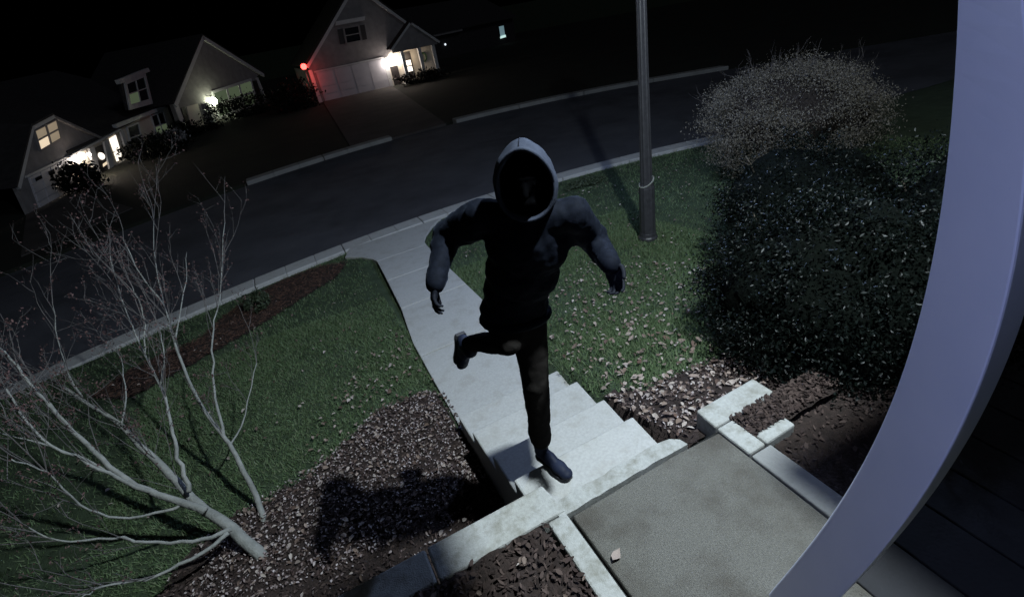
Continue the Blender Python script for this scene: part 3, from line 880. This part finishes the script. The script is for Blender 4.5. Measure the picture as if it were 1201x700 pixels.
dr = F.poly('entry_door', [(6.0, -.22), (6.85, -.22), (6.2, -1.2), (5.35, -1.2)], -.035, .01, M_door, h1)
mb = MB(); mb.ball(F.w(6.18, -.60, .02), (.12, .26, .15), 12, 8); mb.build('oval_pane', M_bright, dr, smooth=True)
F.poly('glass_strip', [(5.95, -.90), (6.35, -.88), (6.28, -.98), (5.85, -1.0)], 0.011, .03, M_warm, dr)
F.poly('sidelight', [(7.85, -.14), (8.62, -.10), (8.05, -1.08), (7.40, -1.08)], -.035, .0, M_bright, h1)
for a, z in ((3.87, -.27), (4.42, -.27), (5.02, -.32)):
    big = a < 4.8
    mb = MB(); mb.ball(F.w(a, z, .14), .13 if big else .07, 10, 8); lo = mb.build('porch_lantern', M_lantern, h1, smooth=True)
    mb = MB(); mb.tube([F.w(a, z + .12, .14), F.w(a, z + .20, .14), F.w(a, z + .20, .0)], .02, 6); mb.build('bracket', M_door, lo)
light('house_porch_light', 'POINT', F.w(4.3, -.45, .30), 16, (1.0, .82, .64), .12)
light('house_garage_light', 'POINT', F.w(3.6, -.30, .55), 5, (1.0, .90, .82), .10)
F.poly('porch_step', [(4.9, -1.22), (8.9, -1.12), (8.7, -1.3), (4.7, -1.3)], -.03, .12, M_curb, h1)
# middle part
F.poly('middle_wall', [(9.2, .16), (18.9, .22), (17.6, -1.4), (8.4, -1.4)], -.30, -.10, M_cream, h1)
F.strip('eave_fascia', (8.95, .33), (19.2, .31), .17, -.08, .08, M_trim, h1)
F.window([(10.4, -.03), (11.9, -.05), (11.1, -1.04), (9.7, -.95)], 1, 2, [M_dglass], h1, .10, -.095)
F.window([(14.2, .02), (16.3, .0), (15.6, -1.15), (13.6, -1.05)], 2, 2, [M_dglass, M_gglass], h1, .10, -.095)
F.poly('porch_column', [(18.2, .12), (19.0, .12), (18.0, -1.3), (17.3, -1.3)], -.09, .0, M_trim, h1)
slabpoly('roof', [F.w(3.8, .06, .05), F.w(19.6, .36, .05), F.w(20.5, 3.2, -6), F.w(6.0, 2.7, -6)], .08, M_roof, h1)
slabpoly('roof', [F.w(-.3, -.25, .12), F.w(2.45, 1.26, .12), F.w(3.4, 2.4, -5), F.w(.4, .3, -6)], .07, M_roof, h1)
slabpoly('roof', [F.w(2.45, 1.27, .12), F.w(4.28, 1.44, .12), F.w(5.5, 2.7, -5), F.w(3.4, 2.4, -5)], .07, M_roof, h1)
dm = F.poly('dormer', [(12.2, 1.98), (16.35, 2.22), (15.4, .70), (11.4, .70)], -.12, .0, M_roof, h1)
F.strip('dormer_roof', (11.9, 2.10), (16.95, 2.40), .20, -.1, .10, M_trim, dm)
F.window([(12.75, 1.82), (15.75, 1.98), (14.9, .88), (11.95, .90)], 2, 2, [M_dglass, M_gglass, M_dglass, M_dglass], h1, .30, .003)
# right wing
G = Facade((-4.01, 36.26), 58)
G.poly('gable_wall', [(.0, .42), (4.94, 3.50), (9.75, .72), (9.3, .60), (9.4, -1.3), (-.3, -1.3)], -.3, 0, M_side, h1)
G.strip('rake_trim', (-.15, .38), (4.94, 3.60), .22, 0, .14, M_trim, h1)
G.strip('rake_trim', (4.94, 3.60), (10.2, .68), .22, 0, .14, M_trim, h1)
G.poly('corner_board', [(9.1, .56), (9.38, .56), (9.45, -1.3), (9.2, -1.3)], 0, .05, M_trim, h1)
G.poly('corner_board', [(-.1, .34), (.25, .34), (.0, -1.3), (-.3, -1.3)], 0, .05, M_trim, h1)
G.window([(3.75, .36), (8.25, .46), (7.85, -.95), (3.35, -.98)], 3, 2, [M_gglass, M_gglass, M_gglass, M_dglass, M_gglass, M_gglass], h1, .16, .004, None, 'window', .09)
G.poly('shutter', [(8.5, .42), (9.05, .42), (8.9, -1.0), (8.35, -1.0)], 0, .05, M_door, h1)
G.poly('lit_door', [(.84, .08), (1.9, .06), (1.6, -1.25), (.45, -1.25)], 0, .04, M_cream, h1)
G.poly('shutter', [(-.05 + .4, .10), (.74, .10), (.36, -1.2), (.05, -1.2)], 0, .045, M_door, h1)
G.poly('porch_column', [(2.45, -.02), (2.75, -.02), (2.6, -1.3), (2.3, -1.3)], 0, .25, M_trim, h1)
mb = MB(); mb.ball(G.w(3.04, -.05, .28), .24, 10, 8); lo = mb.build('porch_lantern', M_lantern_g, h1, smooth=True)
mb = MB(); mb.tube([G.w(3.04, .20, .28), G.w(3.04, .30, .28), G.w(3.04, .30, 0)], .03, 6); mb.build('bracket', M_door, lo)
light('house_wing_light', 'POINT', G.w(3.2, -.15, .85), 20, (.92, 1.0, .75), .12)
slabpoly('roof', [G.w(-.2, .48, .16), G.w(4.94, 3.68, .16), G.w(4.94, 3.68, -7), G.w(-.2, .48, -7)], .08, M_roof, h1)
slabpoly('roof', [G.w(10.3, .76, .16), G.w(4.94, 3.69, .16), G.w(4.94, 3.69, -7), G.w(10.3, .76, -7)], .08, M_roof, h1)
G.poly('side_wall', [(9.1, .5), (9.38, .5), (9.38, -1.3), (9.1, -1.3)], -7, -.31, M_cream, h1)

# --- gabled house in the middle
h2 = thing('house', 'gabled house with wide white garage door and small lit entry porch', 'house')
H = Facade((3.98, 35.34), 0)
H.poly('gable_wall', [(-.33, -1.3), (4.52, -1.3), (4.52, .45), (5.0, .9), (7.65, .9), (3.78, 4.46), (-.24, .9)], -.3, 0, M_side, h2)
H.strip('rake_trim', (-.40, .92), (3.78, 4.66), .16, 0, .12, M_trim, h2)
H.strip('rake_trim', (3.78, 4.66), (7.95, .82), .16, 0, .12, M_trim, h2)
H.poly('corner_board', [(-.33, .7), (-.12, .7), (-.12, -1.3), (-.33, -1.3)], 0, .05, M_trim, h2)
gp = H.poly('garage_door', [(.06, .50), (4.28, .50), (4.28, -1.22), (.06, -1.22)], .003, .03, M_gdoor, h2)
for r in range(4):
    for c in range(4):
        x0 = .06 + 4.22 * c / 4; z0 = -1.22 + 1.72 * r / 4
        H.poly('panel', [(x0 + .06, z0 + .40), (x0 + 1.0, z0 + .40), (x0 + 1.0, z0 + .03), (x0 + .06, z0 + .03)], .031, .06, M_gdoor, gp)
H.poly('door_frame', [(-.02, .60), (4.36, .60), (4.36, .515), (-.02, .515)], 0, .09, M_trim, h2)
H.poly('wall_panel', [(4.3, .55), (4.52, .55), (4.52, -1.25), (4.3, -1.25)], 0, .05, M_trim, h2)
H.window([(2.48, 2.50), (3.32, 2.50), (3.24, 1.74), (2.40, 1.74)], 1, 2, [M_dglass], h2, .08, .003, M_side)
for x0 in (2.02, 3.40):
    H.poly('shutter', [(x0 + .04, 2.52), (x0 + .34, 2.52), (x0 + .26, 1.72), (x0 - .04, 1.72)], 0, .05, M_door, h2)
H.poly('window_head', [(2.10, 2.94), (3.90, 2.94), (3.80, 2.74), (2.00, 2.74)], 0, .14, M_trim, h2)
# entry porch with its own gable
H.poly('porch_gable', [(4.85, .95), (6.38, 2.12), (7.85, .86), (7.85, .72), (4.85, .72)], .55, .80, M_side, h2)
H.strip('rake_trim', (4.72, .93), (6.38, 2.24), .12, .80, .90, M_trim, h2)
H.strip('rake_trim', (6.38, 2.24), (8.02, .84), .12, .80, .90, M_trim, h2)
slabpoly('roof_or_shade_slab', [H.w(4.7, .98, .92), H.w(6.38, 2.28, .92), H.w(6.38, 2.28, -.1), H.w(4.7, .98, -.1)], .04, M_roof, h2)
slabpoly('roof_or_shade_slab', [H.w(8.04, .90, .92), H.w(6.38, 2.27, .92), H.w(6.38, 2.27, -.1), H.w(8.04, .90, -.1)], .04, M_roof, h2)
H.poly('entry_wall', [(4.53, .9), (7.65, .9), (7.65, -1.3), (4.53, -1.3)], -.32, -.04, M_cream, h2)
H.poly('entry_door', [(4.62, -.05), (5.12, -.05), (5.12, -1.25), (4.62, -1.25)], -.035, .02, M_door, h2)
H.window([(5.62, .50), (6.06, .50), (6.06, -.95), (5.62, -.95)], 1, 4, [M_door, M_bright, M_bright, M_door], h2, .07, -.03, M_door)
for x0 in (5.34, 6.50, 7.45):
    H.poly('porch_column', [(x0, .72), (x0 + .2, .72), (x0 + .2, -1.12), (x0, -1.12)], .52, .72, M_trim, h2)
H.poly('porch_deck', [(5.1, -1.12), (7.7, -1.12), (7.7, -1.3), (5.1, -1.3)], -.03, .85, M_trim, h2)
mb = MB(); mb.tube([H.w(6.95 + .2 * math.cos(a), .10 + .25 * math.sin(a), .02) for a in np.linspace(0, 2 * PI, 15)], .05, 6); mb.build('wreath', M_wreath, h2)
for a, z in ((4.45, .20), (5.05, .26)):
    mb = MB(); mb.ball(H.w(a, z, .18), .19, 10, 8); lo = mb.build('porch_lantern', M_lantern, h2, smooth=True)
    mb = MB(); mb.tube([H.w(a, z + .17, .18), H.w(a, z + .26, .18), H.w(a, z + .26, 0)], .025, 6); mb.build('bracket', M_door, lo)
light('gable_house_porch_light', 'POINT', H.w(5.9, .30, .45), 14, (1.0, .80, .60), .12)
light('gable_house_garage_light', 'POINT', H.w(4.45, .15, .75), 20, (1.0, .88, .84), .12)
slabpoly('roof', [H.w(-.5, .98, .14), H.w(3.78, 4.76, .14), H.w(3.78, 4.76, -9), H.w(-.5, .98, -9)], .08, M_roof, h2)
slabpoly('roof', [H.w(8.05, .88, .14), H.w(3.78, 4.77, .14), H.w(3.78, 4.77, -9), H.w(8.05, .88, -9)], .08, M_roof, h2)
H.poly('side_wall', [(7.4, .7), (7.65, .7), (7.65, -1.3), (7.4, -1.3)], -9, -.33, M_side, h2)
H.poly('side_wall', [(-.33, .7), (-.1, .7), (-.1, -1.3), (-.33, -1.3)], -9, -.33, M_side, h2)

# --- dim house further right
h3 = thing('house', 'barely visible dark house with one pale lit window beyond the gabled house', 'house')
K = Facade((16.2, 48.6), 18)
K.poly('wall', [(-1.5, .9), (10.5, .9), (10.5, -1.4), (-1.5, -1.4)], -.3, 0, M_roof, h3)
K.strip('eave_fascia', (-1.6, 1.05), (3.4, 1.05), .30, 0, .4, M_side, h3)
slabpoly('roof', [K.w(-1.7, 1.05, .5), K.w(10.6, 1.05, .5), K.w(10.0, 3.4, -4), K.w(-1.0, 3.4, -4)], .1, M_roof, h3)
w3 = K.window([(8.35, .42), (9.05, .42), (9.05, -.45), (8.35, -.45)], 1, 1, [M_blue], h3, .08, .003, M_roof)
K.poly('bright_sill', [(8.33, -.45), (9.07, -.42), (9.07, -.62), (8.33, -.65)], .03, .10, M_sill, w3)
mb = MB(); mb.ball(K.w(1.3, -.05, .1), .09, 8, 6); mb.build('porch_lantern', mat('small_white_lamp', (.9, .9, .9), .4, emit=((.8, .9, 1.0), 1.2)), h3, smooth=True)

# --- driveways, red lamp, bushes in front of the houses
mb = MB(); mb.prism([(-7.9, 21.7), (-7.3, 24.6), (-4.2, 17.9), (-6.3, 15.6)], -1.4, -1.150); tag(mb.build('driveway', M_drive), kind='structure')
mb = MB(); mb.prism([(3.9, 35.3), (8.4, 35.3), (5.9, 18.2), (2.4, 18.0)], -1.4, -1.146); tag(mb.build('driveway', M_drive), kind='structure')
rl = thing('red_lamp', 'glowing red lamp on a thin post beside the gabled house', 'lamp')
RX, RY = 3.44, 35.0
mb = MB(); mb.ball((RX, RY, .96), .17, 12, 8); mb.build('glass', M_red, rl, smooth=True)
mb = MB(); mb.tube([(RX, RY, -1.2), (RX, RY, .80)], .04, 8); mb.build('post', M_post, rl)
mb = MB(); lathe(mb, [(.03, .76), (.14, .78), (.14, .81)], RX, RY, 10); mb.build('cup', M_post, rl)
light('red_light', 'POINT', (RX + .05, RY - .25, .30), 16, (1.0, .10, .08), .15)


def bp(name, label, c, r, n=1800, m=None, group=None):
    return bush(name, label, 'bush', c, r, 36, n, (.10, .22), m or M_dark, (c[0], c[1], -1.2), group=group, branches=4, clump=.32)


bp('house_bush', 'round dark bush between the white garage door and the lit entry of the long house', (-6.55, 23.4, -.80), (.62, .62, .62))
bp('house_bush', 'dark bush under the dormer of the long house', (-4.75, 29.4, -.95), (1.5, 2.2, .62), 2600)
bp('house_bush', 'dark bush under the triple window of the long house', (-.35, 37.4, -.80), (2.4, 1.6, .80), 3000)
bp('house_bush', 'dark bush left of the entry of the long house right wing', (-3.4, 34.2, -.95), (1.3, 1.5, .55), 2000)
bp('house_bush', 'dark bush at the corner between the long house and the red lamp', (2.2, 34.0, -.55), (1.3, 1.1, 1.0), 2600)
bp('house_bush', 'low dark bush in front of the lit entry of the gabled house', (10.0, 33.8, -1.0), (1.5, .8, .50), 2200)
wb = bush('pale_bush', 'pale bush under the windows of the long house', 'bush', (-4.3, 31.3, -.85), (.75, .8, .40), 26, 1400, (.10, .2), mat('pale_leaf', (.2, .2, .2), .8, island=[(.20, .20, .21), (.36, .36, .38)]), (-4.3, 31.3, -1.2), branches=3, clump=.3)  # leaves paler than those of the other house bushes

# ------------------------------------------------------------------ the hooded person
M_cloth = mat('black_jacket_fabric', (.0035, .0045, .0075), .75, var=(.006, .0075, .0125), scale=40, bump=.15, bscale=220, spec=.04)
M_cloth.node_tree.nodes['Principled BSDF'].inputs['Sheen Weight'].default_value = .035
M_cloth.node_tree.nodes['Principled BSDF'].inputs['Sheen Roughness'].default_value = .3
M_cloth.node_tree.nodes['Principled BSDF'].inputs['Sheen Tint'].default_value = (.55, .68, 1, 1)
M_pants = mat('dark_trouser_fabric', (.014, .0125, .0115), .9, var=(.021, .0185, .017), scale=30, bump=.25, bscale=200, spec=.02)
M_shoe = mat('dark_blue_shoe', (.009, .012, .026), .6, var=(.015, .020, .040), scale=20, spec=.15)
M_sole = mat('shoe_sole', (.03, .03, .035), .7)
M_glove = mat('dark_glove', (.006, .007, .011), .7, spec=.1)
M_skin = mat('shaded_face_black', (.0012, .0012, .0014), .95, spec=.0)  # near-black body colour stands in for the shade inside the hood
M_hair = mat('black_hair', (.01, .009, .009), .6)

per = thing('person', 'hooded person in black jacket and dark trousers running up the front steps', 'person')
FW = Vector((-.50, -.865, 0)); RT = Vector((.865, -.50, 0)); UP = Vector((0, 0, 1))
BASIS = Matrix((RT, -FW, UP)).transposed()        # columns: right, back, up


def remeshed(mb, name, m, parent, vox=.012, smooth=6, disp=0.0, dscale=.1):
    o = mb.build(name, m, parent, smooth=True)
    r = o.modifiers.new('union', 'REMESH'); r.mode = 'VOXEL'; r.voxel_size = vox; r.use_smooth_shade = True
    s_ = o.modifiers.new('smooth', 'SMOOTH'); s_.iterations = smooth; s_.factor = .5
    if disp:
        t = bpy.data.textures.new(name + '_folds', 'CLOUDS'); t.noise_scale = dscale; t.noise_depth = 2
        d = o.modifiers.new('folds', 'DISPLACE'); d.texture = t; d.strength = disp; d.mid_level = .5; d.texture_coords = 'LOCAL'
    return o


def ell(mb, c, r, B=BASIS, seg=20, ring=14):
    mb.ball(c, r, seg, ring, B.to_3x3())


HEAD = Vector((.826, 1.722, 1.560)); NECK = Vector((.836, 1.765, 1.44))
SHL = Vector((.672, 1.885, 1.415)); SHR = Vector((.992, 1.675, 1.375))
ELL_ = Vector((.566, 2.089, 1.305)); WRL = Vector((.428, 1.905, 1.205))
ELR = Vector((1.128, 1.745, 1.195)); WRR = Vector((1.062, 1.550, 1.180))
PEL = Vector((.762, 1.944, .885)); HPL = Vector((.702, 1.97, .86)); HPR = Vector((.815, 1.915, .84))
KNS = Vector((.786, 1.885, .455)); ANS = Vector((.764, 1.905, .0))
KNF = Vector((0.676, 1.859, 0.775)); ANF = Vector((0.573, 2.239, 0.602))

# body (one continuous surface) with face, neck and limbs
mb = MB()
HEAD = HEAD + FW * .012
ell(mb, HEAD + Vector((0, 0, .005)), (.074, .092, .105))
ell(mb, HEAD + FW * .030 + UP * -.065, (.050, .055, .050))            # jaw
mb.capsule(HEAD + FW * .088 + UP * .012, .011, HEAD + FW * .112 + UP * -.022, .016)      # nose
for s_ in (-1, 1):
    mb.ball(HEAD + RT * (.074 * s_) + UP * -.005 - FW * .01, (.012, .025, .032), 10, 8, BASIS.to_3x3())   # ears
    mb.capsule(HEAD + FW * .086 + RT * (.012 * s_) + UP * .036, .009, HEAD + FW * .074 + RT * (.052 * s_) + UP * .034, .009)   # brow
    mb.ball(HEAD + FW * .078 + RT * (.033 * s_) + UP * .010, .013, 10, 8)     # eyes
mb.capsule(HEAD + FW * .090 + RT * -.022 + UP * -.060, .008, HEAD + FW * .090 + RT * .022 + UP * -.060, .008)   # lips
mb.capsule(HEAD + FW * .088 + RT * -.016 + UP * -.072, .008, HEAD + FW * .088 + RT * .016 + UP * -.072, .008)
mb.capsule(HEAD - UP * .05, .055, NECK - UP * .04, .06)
ell(mb, Vector((.828, 1.80, 1.26)), (.14, .09, .17)); ell(mb, Vector((.785, 1.89, 1.02)), (.12, .085, .17)); ell(mb, PEL, (.13, .09, .10))
for a, b, c_ in ((SHL, ELL_, WRL), (SHR, ELR, WRR)):
    mb.capsule(NECK - UP * .06, .055, a, .055); mb.capsule(a, .050, b, .040); mb.capsule(b, .040, c_, .028)
mb.capsule(HPL, .075, KNF, .055); mb.capsule(KNF, .052, ANF, .036)
mb.capsule(HPR, .075, KNS, .055); mb.capsule(KNS, .052, ANS, .038)
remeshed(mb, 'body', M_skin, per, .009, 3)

# jacket: torso, sleeves and collar
mb = MB()
ell(mb, Vector((.830, 1.80, 1.27)), (.188, .122, .185)); ell(mb, Vector((.805, 1.85, 1.12)), (.172, .120, .17))
ell(mb, Vector((.778, 1.905, 1.0)), (.158, .118, .15)); ell(mb, Vector((.765, 1.935, .905)), (.174, .130, .090))
for a, b, c_ in ((SHL, ELL_, WRL), (SHR, ELR, WRR)):
    mb.capsule(NECK - UP * .045, .080, a, .070); mb.capsule(a, .077, b, .064); mb.capsule(b, .065, c_, .044)
    mb.capsule(a.lerp(b, .3) - UP * .03, .066, b - UP * .018, .058); mb.capsule(b.lerp(c_, .25) - UP * .016, .056, b.lerp(c_, .7) - UP * .010, .046)
    mb.capsule(c_ + (b - c_) * .16, .050, c_, .047)
mb.capsule(NECK - UP * .05, .085, NECK + UP * .03 - FW * .01, .080)
jk = remeshed(mb, 'jacket', M_cloth, per, .011, 7, .020, .060)
mb = MB()
ring = []
for k in range(25):
    a = 2 * PI * k / 24
    ring.append(Vector((.764, 1.938, .852)) + RT * (.158 * math.cos(a)) + FW * (.116 * math.sin(a)))
mb.tube(ring, .024, 8, cap=False); hb = mb.build('hem_band', M_cloth, jk, smooth=True)
for c_, b in ((WRL, ELL_), (WRR, ELR)):
    d = (c_ - b).normalized()
    mb = MB(); mb.capsule(c_ - d * .012, .048, c_ + d * .030, .043); mb.build('cuff', M_cloth, jk, smooth=True)

HEAD = HEAD - FW * .012
# hood: shell open towards the face
mb = MB()
TN, PN = 14, 36
f_ = (FW + UP * .10).normalized(); u_ = (UP - f_ * UP.dot(f_)).normalized()
rows = []
for i in range(TN + 1):
    t = math.radians(4 + 118 * i / TN)
    row = []
    for k in range(PN):
        ph = 2 * PI * k / PN
        sx, su = math.cos(ph), math.sin(ph)
        up_r = .165 if su > 0 else .155
        wr = .124 * (1 - .16 * max(0, su) ** 2) * (1 + .10 * max(0, -su))
        q = HEAD - UP * .008 - f_ * (.135 * math.cos(t)) + (RT * (wr * sx) + u_ * (up_r * su)) * math.sin(t) ** .85
        if i > TN - 3:
            q = q + f_ * (.016 * (i - TN + 3)) * max(0, su)
        row.append(q)
    rows.append(row)
for row in rows:
    mb.v += [tuple(q) for q in row]
for i in range(TN):
    for k in range(PN):
        k2 = (k + 1) % PN
        mb.f.append((i * PN + k, i * PN + k2, (i + 1) * PN + k2, (i + 1) * PN + k))
mb.f.append(tuple(range(PN - 1, -1, -1)))
M_hood = mat('hood_fabric', (.022, .026, .038), .8, var=(.032, .037, .052), scale=40, bump=.2, bscale=220, spec=.05)
hd = mb.build('hood', M_hood, per, smooth=True)
sm = hd.modifiers.new('solid', 'SOLIDIFY'); sm.thickness = .014; sm.offset = -1
t = bpy.data.textures.new('hood_folds', 'CLOUDS'); t.noise_scale = .09; t.noise_depth = 2
sb = hd.modifiers.new('sub', 'SUBSURF'); sb.levels = 1; sb.render_levels = 1
d = hd.modifiers.new('folds', 'DISPLACE'); d.texture = t; d.strength = .018; d.texture_coords = 'LOCAL'
mb = MB(); mb.tube([rows[TN][k] for k in range(PN)] + [rows[TN][0]], .008, 6, cap=False); mb.build('hood_edge', M_hood, hd, smooth=True)
mb = MB(); mb.tube([rows[i][PN // 4] + u_ * .001 for i in range(4, TN + 1)], .0022, 5); mb.build('seam', M_glove, hd, smooth=True)

# trousers
mb = MB()
ell(mb, PEL - UP * .03, (.150, .115, .11))
mb.capsule(HPR, .098, KNS, .074); mb.capsule(KNS, .074, ANS + Vector((0, 0, .045)), .060); mb.ball(KNS + FW * .012, .074)
mb.capsule(ANS + Vector((0, 0, .10)), .066, ANS + Vector((0, 0, .03)), .062)
mb.capsule(HPL, .095, KNF, .068); mb.capsule(KNF, .066, ANF + (KNF - ANF) * .12, .048)
remeshed(mb, 'trousers', M_pants, per, .011, 8, .014, .065)


def shoe(heel, toe, up):
    d = (toe - heel).normalized(); L = (toe - heel).length
    sd = d.cross(up).normalized(); u2 = sd.cross(d)
    B = Matrix((sd, d, u2)).transposed()
    mb = MB()
    mb.ball(heel + d * L * .12 + u2 * .012, (.036, .045, .044), 16, 12, B)
    mb.ball(heel + d * L * .38 + u2 * .012, (.037, .075, .046), 16, 12, B)
    mb.ball(heel + d * L * .66 + u2 * .002, (.043, .070, .034), 16, 12, B)
    mb.ball(heel + d * L * .87 - u2 * .004, (.039, .042, .026), 16, 12, B)
    mb.capsule(heel + d * L * .16 + u2 * .02, .040, heel + d * L * .14 + u2 * .085, .043)
    sh = remeshed(mb, 'shoe', M_shoe, per, .007, 4)
    mb = MB()
    prof = [(0, .028), (.08, .036), (.3, .033), (.5, .036), (.7, .045), (.85, .042), (.97, .024)]
    ringp = [heel + d * (L * a) + sd * w_ for a, w_ in prof] + [heel + d * (L * a) - sd * w_ for a, w_ in reversed(prof)]
    mb.solid([q - u2 * .040 for q in ringp], [q - u2 * .018 for q in ringp])
    mb.build('sole', M_sole, sh, bevel=.004)
    return sh


shoe(Vector((.752, 1.955, -.100)), Vector((.806, 1.690, -.100)), UP)
ft = Vector((-.03, .06, -.24)).normalized()
sh_up = (KNF - ANF).normalized()
shoe(ANF - sh_up * .055 - ft * .05, ANF - sh_up * .055 + ft * .205, Vector((.1, -.9, .1)))


def glove(wrist, fore, palm_n, curl):
    """A mitt of palm, thumb and five unequal bent fingers, closed loosely."""
    d = fore.normalized(); n_ = (palm_n - d * palm_n.dot(d)).normalized(); s_ = d.cross(n_)
    mb = MB()
    pc = wrist + d * .055
    B = Matrix((s_, d, n_)).transposed()
    mb.ball(pc, (.042, .052, .018), 16, 12, B)
    mb.ball(wrist + d * .085, (.041, .022, .016), 14, 10, B)
    mb.capsule(wrist - d * .02, .030, wrist + d * .02, .028)
    lens = [.066, .076, .072, .056]
    for i, L in enumerate(lens):
        base = wrist + d * .092 + s_ * (-.030 + .020 * i)
        dd = d + s_ * (-.10 + .07 * i); p = base; a = 0
        for seg in range(3):
            a += curl * (.55 + .25 * seg) + .08 * i
            v = (dd * math.cos(a) + n_ * math.sin(a)).normalized()
            q = p + v * (L * (.46, .31, .23)[seg])
            mb.capsule(p, .0098 - .0012 * seg, q, .0092 - .0014 * seg, 8); p = q
    p = wrist + d * .030 - s_ * .034
    for v, L, r in ((-s_ * .75 + d * .6 + n_ * .25, .036, .0125), (-s_ * .25 + d * .9 + n_ * .4, .030, .0110), (d * .9 + n_ * .5, .022, .0100)):
        q = p + v.normalized() * L; mb.capsule(p, r, q, r * .92, 8); p = q
    return remeshed(mb, 'glove', M_glove, per, .0045, 3)


glove(WRL, Vector((-.50, -.45, -.74)), Vector((.75, -.3, -.3)), .45)
glove(WRR, Vector((-.10, -.62, -.68)), Vector((-.75, -.2, .2)), .50)
